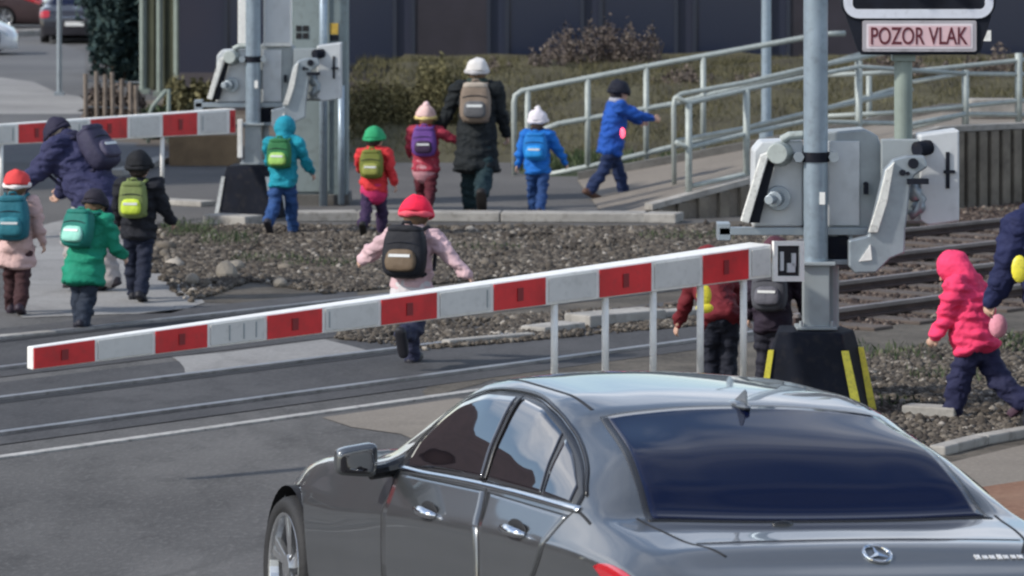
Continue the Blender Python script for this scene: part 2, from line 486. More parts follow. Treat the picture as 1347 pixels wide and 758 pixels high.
# sleepers under the raised part of the tracks
for tr, (ya, yb) in enumerate(((573, 527), (487, 447))):
    a, b_ = G(1045, rail_y(ya, 1045)), G(2400, rail_y(ya, 2400))
    c, _ = G(1045, rail_y(yb, 1045)), 0
    d = (b_ - a).normalized(); n = Vector((-d.y, d.x, 0))
    off = (c - a).dot(n)
    L_ = (b_ - a).length
    proto = None
    for k in range(int(min(L_, 12) / 0.62)):
        p = a + d * (0.35 + 0.62 * k) + n * off / 2
        if proto is None:
            bb = MB(); bb.box((0, 0, -0.012), (0.26, 2.5, 0.08))
            proto = bb.build('sleeper', mat('stained_sleeper', (0.075, 0.058, 0.048), 0.9, var=0.3, vscale=3, bump=0.3), bevel=0.012)
            o = proto
        else:
            o = proto.copy(); COL.objects.link(o)
        o.location = p; o.rotation_euler = (0, 0, math.atan2(d.y, d.x)); o['kind'] = 'structure'

# stones
def inside(poly, x, y):
    n = len(poly); c = np.zeros(len(x), bool); j = n - 1
    for i in range(n):
        xi, yi = poly[i]; xj, yj = poly[j]
        m = ((yi > y) != (yj > y)) & (x < (xj - xi) * (y - yi) / (yj - yi + 1e-9) + xi)
        c ^= m; j = i
    return c
ico = bmesh.new(); bmesh.ops.create_icosphere(ico, subdivisions=1, radius=1.0)
ICO_V = np.array([v.co[:] for v in ico.verts]); ICO_F = np.array([[v.index for v in f.verts] for f in ico.faces]); ico.free()

def stones(name, pix, n, rmin, rmax, z0=0.01, label=None, mat_=None):
    P = [(G(x, y).x, G(x, y).y) for x, y in pix]
    A = np.array(P); lo, hi = A.min(0), A.max(0)
    X = RNG.uniform(lo[0], hi[0], n * 4); Y = RNG.uniform(lo[1], hi[1], n * 4)
    k = inside(P, X, Y)
    den = np.array([noise.noise(Vector((a * 1.5, b * .8, 1.0))) + .5 * noise.noise(Vector((a * 4, b * 2, 5.0))) for a, b in zip(X, Y)]) if n > 1000 else np.ones(len(X))
    k &= RNG.rand(len(X)) < np.clip(0.80 + 1.5 * den, 0.10, 1)
    X, Y = X[k][:n], Y[k][:n]; n = len(X)
    rad = rmin + (rmax - rmin) * RNG.rand(n) ** 2.6; big = RNG.rand(n) < .012; rad[big] *= RNG.uniform(1.2, 2.0, big.sum())
    nv, nf = len(ICO_V), len(ICO_F)
    V = np.repeat(ICO_V[None], n, 0) * RNG.uniform(0.65, 1.3, (n, nv, 1))
    V *= RNG.uniform(0.6, 1.3, (n, 1, 3)) * np.array([1, 1, 0.75])
    ang = RNG.uniform(0, 6.28, n); c, s = np.cos(ang)[:, None], np.sin(ang)[:, None]
    x = V[..., 0] * c - V[..., 1] * s; y = V[..., 0] * s + V[..., 1] * c
    V[..., 0], V[..., 1] = x, y
    V *= rad[:, None, None]
    V[..., 0] += X[:, None]; V[..., 1] += Y[:, None]; V[..., 2] += (z0 + rad * 0.25)[:, None]
    F = (ICO_F[None] + (np.arange(n) * nv)[:, None, None]).reshape(-1, 3)
    me = bpy.data.meshes.new(name)
    me.vertices.add(n * nv); me.vertices.foreach_set('co', V.reshape(-1))
    me.loops.add(len(F) * 3); me.loops.foreach_set('vertex_index', F.reshape(-1))
    me.polygons.add(len(F)); me.polygons.foreach_set('loop_start', np.arange(len(F)) * 3); me.polygons.foreach_set('loop_total', np.full(len(F), 3))
    me.update(calc_edges=True)
    o = link_mesh(name, me, mat_ or stone_m)
    tag(o, label, 'ballast', kind='stuff')
    return o
stones('ballast_stones', [(205, 298), (850, 301), (1000, 297), (1120, 325), (1000, 333), (610, 372), (430, 388), (330, 372), (262, 395), (225, 335)], 60000, 0.009, 0.036, label='grey brown track stones between the kerb and the far rail')
stones('ballast_stones', [(440, 446), (560, 462), (985, 424), (985, 398), (560, 424), (470, 424)], 14000, 0.009, 0.032, label='strip of pale stones between the two tracks under the barrier')
stones('ballast_stones', [(1130, 470), (1347, 440), (1500, 420), (1500, 540), (1347, 572), (1225, 598), (1120, 560)], 22000, 0.009, 0.034, label='grey brown stones and weeds around the child in the pink jacket')
BROWN = island_mat('rusty_stone', [(0.0, (0.022, 0.015, 0.013)), (0.45, (0.055, 0.038, 0.031)), (0.85, (0.10, 0.075, 0.06)), (1.0, (0.22, 0.18, 0.15))])
stones('ballast_stones', [(1050, 445), (1500, 385), (1500, 250), (1347, 268), (1130, 290), (1050, 330)], 26000, 0.012, 0.034, z0=0.0, label='brown stones between the raised rails beside the retaining wall', mat_=BROWN)
stones('ballast_stones', [(200, 300), (262, 396), (245, 400), (170, 330), (160, 305)], 600, 0.02, 0.05, label='scattered stones at the ragged edge of the pale paving')
M['rubble'] = mat('pale_rubble', (0.20, 0.18, 0.15), 0.9, var=0.25, vscale=6)
for i, (x, y, r) in enumerate(((298, 368, 0.10), (312, 356, 0.075), (252, 375, 0.07), (368, 378, 0.06))):
    bb = bmesh.new(); bmesh.ops.create_icosphere(bb, subdivisions=2, radius=r)
    for v in bb.verts:
        v.co *= 1 + 0.28 * noise.noise(v.co * 9 + Vector((i, 0, 0)))
        v.co.z *= 1.1 if i == 0 else 0.8
    me = bpy.data.meshes.new('stone_block'); bb.to_mesh(me); bb.free()
    o = link_mesh('stone_block', me, M['rubble']); o.location = G(x, y) + Vector((0, 0, r * 0.6))
    tag(o, ['tallest pale stone lump standing in the ballast beside the dark strip', 'smaller pale stone just behind the tallest lump', 'small pale stone near the left edge of the ballast', 'small pale stone right of the tallest lump by the rail'][i], 'stone', 'loose stones in the ballast')

# leaves / twigs scattered through volumes
def foliage(name, boxes, n, size, material, parent=None, shape='ellipsoid', upright=0.0, seed=1):
    rs = np.random.RandomState(seed)
    Vs, cnt = [], 0
    tot = sum(b[3] * b[4] * b[5] for b in boxes)
    for (cx, cy, cz, sx, sy, sz) in boxes:
        m = max(10, int(n * sx * sy * sz / tot))
        p = rs.normal(size=(m, 3)); p /= np.linalg.norm(p, axis=1)[:, None]
        if shape == 'ellipsoid':
            p *= (0.55 + 0.5 * rs.rand(m, 1)) 
        else:
            p = rs.uniform(-1, 1, (m, 3)); 
        p[:, 0] += 0.18 * np.sin(p[:, 2] * 5 + cx * 3); p[:, 2] += 0.12 * np.sin(p[:, 0] * 7 + cx) + 0.08 * rs.normal(size=m)
        p = p * np.array([sx / 2, sy / 2, sz / 2]) + np.array([cx, cy, cz])
        p[:, 2] = np.maximum(p[:, 2], 0.01)
        a = rs.normal(size=(m, 3)); a[:, 2] += upright * 3; a /= np.linalg.norm(a, axis=1)[:, None]
        b_ = np.cross(a, rs.normal(size=(m, 3))); b_ /= np.linalg.norm(b_, axis=1)[:, None]
        s = size * rs.uniform(0.5, 1.5, (m, 1)); w = s * (0.5 if upright == 0 else 0.14)
        Vs.append(np.stack([p - a * s, p + b_ * w, p + a * s, p - b_ * w], 1)); cnt += m
    V = np.concatenate(Vs).reshape(-1, 3)
    me = bpy.data.meshes.new(name)
    me.vertices.add(cnt * 4); me.vertices.foreach_set('co', V.reshape(-1))
    me.loops.add(cnt * 4); me.loops.foreach_set('vertex_index', np.arange(cnt * 4))
    me.polygons.add(cnt); me.polygons.foreach_set('loop_start', np.arange(cnt) * 4); me.polygons.foreach_set('loop_total', np.full(cnt, 4))
    me.update(calc_edges=True)
    return link_mesh(name, me, material, parent)
leaf_dark = island_mat('dark_evergreen_leaves', [(0, (0.012, 0.028, 0.030)), (0.6, (0.022, 0.045, 0.045)), (1, (0.05, 0.08, 0.07))])
leaf_olive = island_mat('olive_twigs', [(0, (0.060, 0.055, 0.026)), (0.6, (0.12, 0.108, 0.048)), (1, (0.20, 0.18, 0.09))])
leaf_brown = island_mat('brown_twigs', [(0, (0.060, 0.046, 0.042)), (0.6, (0.11, 0.088, 0.076)), (1, (0.20, 0.165, 0.135))])
leaf_green = island_mat('green_leaves', [(0, (0.02, 0.035, 0.015)), (0.6, (0.045, 0.07, 0.03)), (1, (0.10, 0.12, 0.06))])
bark = mat('bark', (0.07, 0.055, 0.042), 0.9, var=0.3, vscale=8, bump=0.5)

def bush(name, label, cat, base, w, d, h, material, n, size, seed, group=None, lumps=5):
    t = thing(name, label, cat, (base[0], base[1], 0), group=group)
    rs = random.Random(seed)
    boxes = []
    for k in range(lumps):
        f = (k + 0.5) / lumps - 0.5
        hh = h * rs.uniform(0.75, 1.05)
        boxes.append((f * w * 0.85, rs.uniform(-0.15, 0.15) * d, hh * 0.5, w / lumps * 1.6, d, hh))
    foliage('foliage', boxes, n, size, material, t, seed=seed)
    st = MB()
    for k in range(lumps * 2):
        f = (k + 0.5) / (lumps * 2) - 0.5
        x = f * w * 0.8
        st.tube([(x, 0, 0), (x + rs.uniform(-.1, .1), rs.uniform(-.1, .1), h * 0.4), (x + rs.uniform(-.25, .25), rs.uniform(-.2, .2), h * 0.8)], [0.03, 0.02, 0.008], 6)
    st.build('stems', bark, t)
    return t

# ---- background structures
navy_wall = mat('dark_navy_cladding', (0.009, 0.016, 0.040), 0.55, 0.0, var=0.35, vscale=0.35, col2=(0.020, 0.020, 0.036))
navy_trim = mat('dark_trim', (0.016, 0.021, 0.036), 0.5)
def station_building():
    Y = 66.0
    a, b_ = at(236, 96, Y), at(1500, 96, Y)
    t = thing('station_building', 'long dark navy station building behind the ramp and bushes', 'building', ((a.x + b_.x) / 2, Y, 0))
    w = b_.x - a.x
    bb = MB(); bb.box((0, 2.5, 2.2), (w, 5, 4.4)); bb.build('wall', navy_wall, t)
    bb = MB(); bb.box((0, 2.2, 4.5), (w + 0.8, 6.2, 0.22)); bb.build('roof', navy_trim, t, bevel=0.03)
    glass = mat('dark_window_glass', (0.012, 0.018, 0.040), 0.18, 0.0, spec=0.6)
    brownish = mat('brown_panel', (0.022, 0.018, 0.026), 0.6, var=0.35, vscale=1.2)
    k = 0
    x = -w / 2 + 0.7
    while x < w / 2 - 1.4:
        f = MB()
        for (p0, p1) in (((x, -0.05, 0.7), (x + 1.25, 0.0, 0.76)), ((x, -0.05, 2.6), (x + 1.25, 0, 2.66)), ((x, -0.05, 0.76), (x + 0.06, 0, 2.6)), ((x + 1.19, -0.05, 0.76), (x + 1.25, 0, 2.6))):
            f.box2(p0, p1)
        fr = f.build('window', navy_trim, t)
        gl = MB(); gl.box2((x + 0.06, -0.03, 0.76), (x + 1.19, -0.004, 2.6)); gl.build('pane', glass if (k % 4) != 2 else brownish, fr)
        x += 1.48; k += 1
    bb = MB(); bb.box((0, -0.03, 0.3), (w, 0.06, 0.6)); bb.build('plinth', mat('stone_plinth', (0.06, 0.052, 0.055), 0.85, var=0.3, vscale=1.2), t)
    return t
station_building()

# left: tall dark hedge, gate posts, green columns
def colpost(px, w, Y, ytop, ybase, m, label, group):
    p = at(px, ybase, Y); h = 4.6
    o = MB(); s = w * Y / F_PX
    o.cyl((0, 0, 0), (0, 0, h), s / 2, 14); o.box((0, 0, 0.04), (s * 2.0, s * 2.0, 0.08))
    q = o.build('post', m, smooth=False); q.location = (p.x, Y, 0)
    tag(q, label, 'post', group)
M['post_green'] = mat('pale_green_post', (0.20, 0.24, 0.21), 0.6, var=0.15, vscale=4)
M['post_olive'] = mat('olive_column', (0.075, 0.082, 0.050), 0.8, var=0.25, vscale=2)
colpost(188, 9, 72, 0, 95, M['post_green'], 'leftmost pale green post at the corner of the dark hedge', 'posts left of the far barrier')
colpost(210, 8, 71, 0, 80, M['post_green'], 'middle pale post in front of the olive cladding', 'posts left of the far barrier')
colpost(233, 9, 70, 0, 90, M['post_green'], 'rightmost pale post nearest the navy building', 'posts left of the far barrier')
bb = MB(); p = at(210, 90, 73.5); bb.box((0, 0, 2.3), (0.66, 0.4, 4.6)); 
for k in range(4): bb.box((-0.27 + 0.18 * k, -0.22, 2.3), (0.05, 0.04, 4.5))
o = bb.build('olive_pillar', M['post_olive'], bevel=0.01); o.location = (p.x, 73.5, 0)
tag(o, 'olive ribbed pillar behind the pale green posts', 'pillar')
p = at(146, 100, 78)
bush('hedge', 'tall dark teal evergreen hedge beside the far street', 'hedge', (p.x, 80), 1.45, 1.6, 5.2, leaf_dark, 9000, 0.09, 3, lumps=3)
p = at(163, 100, 74)
bush('hedge', 'lower dark evergreen behind the stake fence', 'hedge', (p.x, 75), 0.9, 1.0, 2.6, leaf_dark, 4000, 0.08, 13, lumps=2)

# stake fence
def stake_fence():
    Y = 60.0
    a = at(110, 150, Y)
    t = thing('stake_fence', 'row of weathered wooden stakes with brown twigs left of the far barrier', 'fence', (a.x, Y, 0))
    wood = mat('weathered_stake', (0.19, 0.155, 0.125), 0.85, var=0.3, vscale=6)
    for px, top in ((113, 97), (128, 94), (138, 98), (149, 95), (160, 104), (172, 108), (180, 112)):
        q = at(px, 147, Y); z1 = at(px, top, Y).z
        bb = MB(); bb.tube([(q.x - a.x, 0, 0), (q.x - a.x + random.uniform(-.02, .02), 0, z1)], [0.035, 0.030], 8)
        bb.build('stake', wood, t)
    bb = MB(); bb.cyl((0, 0.04, 0.35), (0.80, 0.04, 0.33), 0.012, 6); bb.cyl((0, 0.04, 0.72), (0.80, 0.04, 0.70), 0.012, 6)
    bb.build('wire', M['mid_grey'], t)
    return t
stake_fence()
def gbase(px, Y): return ((px - 673.5) / F_PX * Y, Y)
bush('shrub', 'leafless brown shrub growing through the stake fence', 'shrub', gbase(150, 60.6), 0.85, 0.6, 0.62, leaf_brown, 2600, 0.05, 5, 'low shrubs left of the far barrier')
bush('shrub', 'olive brown shrub behind the far red and white barrier', 'shrub', gbase(250, 61), 0.75, 0.8, 0.75, leaf_olive, 3500, 0.05, 6, 'low shrubs left of the far barrier')
bush('shrub', 'small grey green shrub right of the wooden stakes', 'shrub', gbase(205, 58), 0.4, 0.5, 0.5, leaf_green, 1500, 0.05, 16, 'low shrubs left of the far barrier', lumps=3)
# curved pale guard bar by the shrubs
bb = MB(); bb.tube([(0.0, 0, 0), (0.0, 0, 0.35), (0.06, 0, 0.5), (0.24, 0, 0.72), (0.28, 0, 0.74), (0.28, 0, 0)], 0.028, 10)
o = bb.build('guard_bar', M['post_green'], smooth=True); q = gbase(195, 57); o.location = (q[0], q[1], 0)
tag(o, 'bent pale guard bar beside the small green shrub', 'guard bar')

bank_mat = ground_mat('olive_bank', (0.050, 0.044, 0.028), (0.095, 0.086, 0.045), scale=0.9, fine=14, stain=0.55, bump=1.0)
def bank():
    nx, ny = 90, 24
    x0, x1, y0, y1 = gbase(440, 56)[0], 14.0, 52.6, 64.5
    V = []
    for j in range(ny + 1):
        for i in range(nx + 1):
            x = x0 + (x1 - x0) * i / nx; y = y0 + (y1 - y0) * j / ny; f = j / ny
            h = 0.95 * (1 - (1 - min(1, f * 1.35)) ** 2) * min(1, (i + .3) / 4) + .10 * noise.noise(Vector((x * 1.1, y * .8, 0))) * min(1, f * 4)
            V.append((x, y, max(0.0, h) - .01 + .0))
    F = [(j * (nx + 1) + i, j * (nx + 1) + i + 1, (j + 1) * (nx + 1) + i + 1, (j + 1) * (nx + 1) + i) for j in range(ny) for i in range(nx)]
    me = bpy.data.meshes.new('embankment'); me.from_pydata(V, [], F)
    o = link_mesh('embankment', me, bank_mat, smooth=True); o['kind'] = 'structure'
    m = 26000; rs = np.random.RandomState(5)
    X = rs.uniform(x0 + .1, 9, m); Y = rs.uniform(y0 + .4, y1 - 2, m)
    f = (Y - y0) / (y1 - y0); Z = 0.95 * (1 - (1 - np.minimum(1, f * 1.35)) ** 2)
    a = rs.normal(size=(m, 3)) * np.array([.6, .6, 1]); a[:, 2] = np.abs(a[:, 2]) + .5; a /= np.linalg.norm(a, axis=1)[:, None]
    b_ = np.cross(a, rs.normal(size=(m, 3))); b_ /= np.linalg.norm(b_, axis=1)[:, None]
    s_ = rs.uniform(.05, .16, (m, 1)); p = np.stack([X, Y, Z - .03], 1)
    W = np.stack([p - b_ * .008, p + b_ * .008, p + a * s_], 1).reshape(-1, 3)
    me = bpy.data.meshes.new('bank_grass'); me.vertices.add(m * 3); me.vertices.foreach_set('co', W.reshape(-1))
    me.loops.add(m * 3); me.loops.foreach_set('vertex_index', np.arange(m * 3)); me.polygons.add(m)
    me.polygons.foreach_set('loop_start', np.arange(m) * 3); me.polygons.foreach_set('loop_total', np.full(m, 3)); me.update(calc_edges=True)
    g_ = link_mesh('bank_grass', me, island_mat('dry_grass', [(0, (0.038, 0.036, 0.018)), (0.6, (0.080, 0.074, 0.034)), (1, (0.14, 0.125, 0.065))])); tag(g_, 'dry olive brown grass covering the bank before the station building', 'grass', kind='stuff')
bank()
# bushes right of the far cabinet and behind the railings
bush('bush', 'broad olive brown bush behind the woman in the dark coat', 'bush', gbase(545, 55), 1.9, 1.0, 1.15, leaf_olive, 34000, 0.022, 8, 'bushes in front of the station building', lumps=5)
bush('bush', 'brown bush low behind the start of the railing', 'bush', gbase(690, 60), 1.5, 1.0, 1.15, leaf_brown, 14000, 0.026, 9, 'bushes in front of the station building')
bush('bush', 'taller brown bush with pinkish twigs above the railing', 'bush', gbase(795, 61), 1.9, 1.0, 1.55, leaf_brown, 14000, 0.028, 10, 'bushes in front of the station building')
bush('bush', 'grey brown bush seen through the railing right of the child in the blue jacket', 'bush', gbase(930, 58), 1.9, 1.1, 0.95, leaf_brown, 14000, 0.026, 11, 'bushes in front of the station building')
bush('bush', 'brown bush behind the landing railing at the right', 'bush', gbase(1230, 59), 2.6, 1.2, 1.25, leaf_brown, 14000, 0.028, 12, 'bushes in front of the station building')
foliage('grass_tufts', [(gbase(760, 51.5)[0], 51.5, 0.08, 1.4, 1.2, 0.22), (gbase(960, 51.8)[0], 51.8, 0.08, 1.5, 1.0, 0.2)], 2500, 0.06, leaf_green, None, 'box', 1.0, 21)
tag(bpy.data.objects['grass_tufts'], 'rough green grass tufts behind the lower railing', 'grass', kind='stuff')

# planter / low ochre wall under the far barrier
bb = MB(); a, b_ = at(222, 215, 52), at(312, 215, 52)
bb.box(((a.x + b_.x) / 2, 52.3, 0.19), (b_.x - a.x, 0.6, 0.40)); 
o = bb.build('low_wall', mat('ochre_render', (0.17, 0.115, 0.065), 0.85, var=0.25, vscale=3, bump=0.2), bevel=0.02)
tag(o, 'low ochre rendered wall under the far barrier', 'wall')

# ---- ramp with retaining wall
def ramp():
    t = thing('ramp', 'pale concrete access ramp rising to the right with a ribbed retaining wall', 'ramp', (0, 44, 0))
    def edge(px, Y, z): return Vector(((px - 673.5) / F_PX * Y, Y - 44, z))
    N_ = 16
    near, far = [], []
    for i in range(N_ + 1):
        f = i / N_
        px = 800 + f * (1235 - 800)
        z = 0.80 * max(0.0, (px - 800) / 435.0) ** 1.05
        near.append(edge(px, 42.9 + 1.9 * f, 0.015 + z)); far.append(edge(760 + f * 480, 49.2, 0.015 + z))
    near += [edge(1600, 47.5, 0.815)]; far += [edge(1600, 49.6, 0.815)]
    bb = MB(); n = len(near)
    vs = near + far + [Vector((p.x, p.y, -0.02)) for p in near] + [Vector((p.x, p.y, -0.02)) for p in far]
    fs = []
    for i in range(n - 1):
        fs += [(i, i + 1, n + i + 1, n + i), (2 * n + i, 2 * n + i + 1, i + 1, i), (n + i, n + i + 1, 3 * n + i + 1, 3 * n + i)]
    fs += [(0, n, 3 * n, 2 * n), (n - 1, 3 * n - 1, 4 * n - 1, 2 * n - 1)]
    bb.add(vs, fs); bb.build('slab', tan_mat, t)
    # coping and the ribbed wall below it
    cp, rb = MB(), MB()
    for i in range(2, n - 1):
        p, q = near[i], near[i + 1]
        d = (q - p); dn = Vector((d.x, d.y, 0)).normalized(); s = Vector((dn.y, -dn.x, 0))
        cp.add([p - s * 0.10, q - s * 0.10, q + s * 0.06, p + s * 0.06, p - s * 0.10 + Vector((0, 0, .06)), q - s * .1 + Vector((0, 0, .06)), q + s * .06 + Vector((0, 0, .06)), p + s * .06 + Vector((0, 0, .06))],
               [(0, 3, 2, 1), (4, 5, 6, 7), (0, 1, 5, 4), (1, 2, 6, 5), (2, 3, 7, 6), (3, 0, 4, 7)])
        m = max(1, int(Vector((d.x, d.y, 0)).length / 0.17))
        for k in range(m):
            c = p + d * ((k + 0.5) / m)
            if c.z < 0.08: continue
            rb.box((c.x + s.x * 0.03, c.y + s.y * 0.03, c.z / 2 - 0.01), (0.115, 0.07, c.z), Matrix.Rotation(math.atan2(dn.y, dn.x), 3, 'Z'))
    cp.build('coping', M['concrete'], t)
    rb.build('ribbed_wall', mat('ribbed_wall', (0.155, 0.135, 0.108), 0.9, var=0.3, vscale=2.5, dirt=0.4, bump=0.2), t, bevel=0.008)
    fk = MB()
    for i in range(0, n - 1):
        p, q = far[i], far[i + 1]
        fk.prism([p, q, q + Vector((0, 0.12, 0)), p + Vector((0, 0.12, 0))], (0, 0, 0.09))
    fk.build('back_kerb', M['concrete_dark'], t)
    return t
ramp()

# ---- railings: a polyline of rails and a post list, all in photo pixels at a depth
def railing(label, rails_px, posts_px, Y0, Y1, x0, x1, r=0.025, rp=0.03):
    def dep(px): return Y0 + (Y1 - Y0) * (px - x0) / (x1 - x0)
    base = at(x0, 240, dep(x0))
    t = thing('railing', label, 'railing', (base.x, base.y, 0), group='steel railings of the ramp')
    org = Vector((base.x, base.y, 0))
    for pts in rails_px:
        bb = MB(); bb.tube([at(px, py, dep(px)) - org for px, py in pts], r, 10); bb.build('rail_bar', M['handrail'], t, smooth=True)
    for px, ya, yb in posts_px:
        bb = MB(); a, b_ = at(px, ya, dep(px)) - org, at(px, yb, dep(px)) - org
        b_.x = a.x
        bb.cyl(a, b_, rp, 10); bb.build('post', M['handrail'], t, smooth=True)
    return t
railing('tall back railing of the ramp with three pipes, nearest the bushes',
        [[(677, 236), (676, 135), (678, 126), (686, 120), (860, 86), (1057, 50), (1090, 45), (1112, 44)],
         [(684, 182), (735, 163), (885, 137), (1057, 94), (1132, 72)],
         [(684, 238), (800, 214), (940, 180), (1057, 152), (1180, 117)]],
        [(694, 118, 236), (773, 104, 224), (850, 89, 218), (925, 74, 205), (1128, 76, 178), (1143, 98, 178)], 50.2, 50.6, 676, 1180, 0.034, 0.034)
railing('front railing of the ramp with rounded left end standing left of the grey pole',
        [[(887, 252), (886, 140), (888, 129), (896, 124), (980, 109), (1057, 91), (1200, 62)],
         [(888, 186), (980, 169), (1057, 150), (1200, 118)]],
        [(1130, 80, 190)], 45.8, 47.0, 886, 1200, 0.028, 0.036)
railing('second front railing just before the rounded one, posts down to the ramp wall',
        [[(889, 128), (906, 136), (982, 118), (1057, 102), (1130, 88), (1270, 97)],
         [(889, 187), (906, 195), (982, 176), (1057, 160), (1200, 163), (1270, 150)],
         [(906, 246), (982, 229), (1057, 212)]],
        [(906, 136, 268), (982, 118, 244), (1130, 90, 215)], 43.4, 45.2, 889, 1270, 0.026, 0.036)
railing('landing railing along the top of the ribbed retaining wall at the right',
        [[(1090, 99), (1200, 94), (1347, 79), (1500, 70)], [(1090, 153), (1200, 147), (1347, 132), (1500, 122)],
         [(1200, 108), (1265, 97), (1340, 98), (1500, 96)], [(1200, 168), (1270, 150), (1345, 151), (1500, 149)]],
        [(1270, 92, 178), (1340, 70, 178), (1420, 66, 176), (1495, 62, 174)], 45.2, 46.6, 1090, 1500, 0.026, 0.040)
# lamp post beyond the railing
bb = MB(); bb.cyl((0, 0, 0), (0, 0, 7.5), 0.065, 14, 0.045); bb.cyl((0, 0, 0), (0, 0, 0.5), 0.09, 14); bb.tube([(0, 0, 7.5), (0, -0.5, 7.8), (0, -1.0, 7.85)], 0.035, 8); bb.box((0, -1.25, 7.83), (0.16, 0.55, 0.08))
o = bb.build('lamp_post', M['galv_pole'], smooth=False); q = gbase(1008, 53); o.location = (q[0], q[1], 0)
tag(o, 'slim grey lamp post standing behind the ramp railing', 'lamp post')
# concrete edge block behind the landing
bb = MB(); a, b_ = at(1275, 175, 47.6), at(1500, 175, 47.6)
bb.box(((a.x + b_.x) / 2, 47.7, 0.93), (b_.x - a.x, 0.25, 0.22)); o = bb.build('low_wall', M['concrete'], bevel=0.02)
tag(o, 'pale concrete upstand behind the landing railing at the right edge', 'wall')

# houses and trees of the street to the left (outside the frame, they mirror in the car windows)
def house(x, y, w, d, h, rot, wall, roof, label):
    t = thing('house', label, 'house', (x, y, 0), rot)
    b = MB(); b.box((0, 0, h / 2), (w, d, h)); b.build('wall', wall, t)
    b = MB(); o_ = .4
    b.prism([(-w / 2 - o_, -d / 2 - o_, h), (-w / 2 - o_, d / 2 + o_, h), (-w / 2 - o_, 0, h + d * .45)], (w + 2 * o_, 0, 0)); b.build('roof', roof, t)
    for fl in range(max(1, int(h // 2.8))):
        k = int(w // 2.4)
        for i in range(k):
            xx = -w / 2 + (i + .5) * w / k; zz = 1.6 + fl * 2.8
            b = MB(); b.box((xx, -d / 2 - .03, zz), (1.2, .08, 1.4)); f = b.build('window', M['white_paint'], t)
            b = MB(); b.box((xx, -d / 2 - .075, zz), (1.04, .02, 1.24)); b.build('pane', M['black'], f)
wall_a = mat('ochre_house_wall', (.20, .13, .10), .9, var=.15, vscale=.6); wall_b = mat('maroon_house_wall', (.10, .055, .05), .9, var=.2, vscale=.5); roof_a = mat('dark_tiled_roof', (.055, .032, .030), .8, var=.25, vscale=1.5)
house(-18, 47, 15, 9, 4.5, R(30), wall_b, roof_a, 'dark red house across the street to the left of the crossing')
house(-33, 41, 12, 9, 6.0, R(40), wall_a, roof_a, 'ochre house farther up the street to the left')
house(-46, 20, 14, 9, 3.4, R(60), wall_b, roof_a, 'low dark red house nearest the road at the left')

# worn patches of the road, weeds in the ballast
weeds = []
for px, py, w_, d_, h_ in ((250, 310, .5, 1.0, .14), (300, 322, .5, .8, .12), (430, 350, .7, .8, .06), (345, 345, .6, .6, .08), (640, 330, .6, .8, .05), (900, 315, .8, .8, .07), (1180, 470, .5, .8, .08), (1240, 500, .5, .7, .07), (1330, 460, .6, .9, .11), (1180, 535, .3, .5, .06)):
    q = G(px, py); weeds.append((q.x, q.y, h_ / 2, w_, d_, h_))
o = foliage('weeds', weeds, 2600, 0.032, leaf_green, None, 'box', 0.8, 33)
tag(o, 'low green weeds growing among the track stones', 'weeds', kind='stuff')
# ------------------------------------------------------------------ crossing barriers
S0 = 206.0
def mx(px): return (px - 1073) / S0
def mz(py): return CAM_H - (py - HORIZON) / S0
def mp(px, py, y): return Vector((mx(px), y, mz(py)))

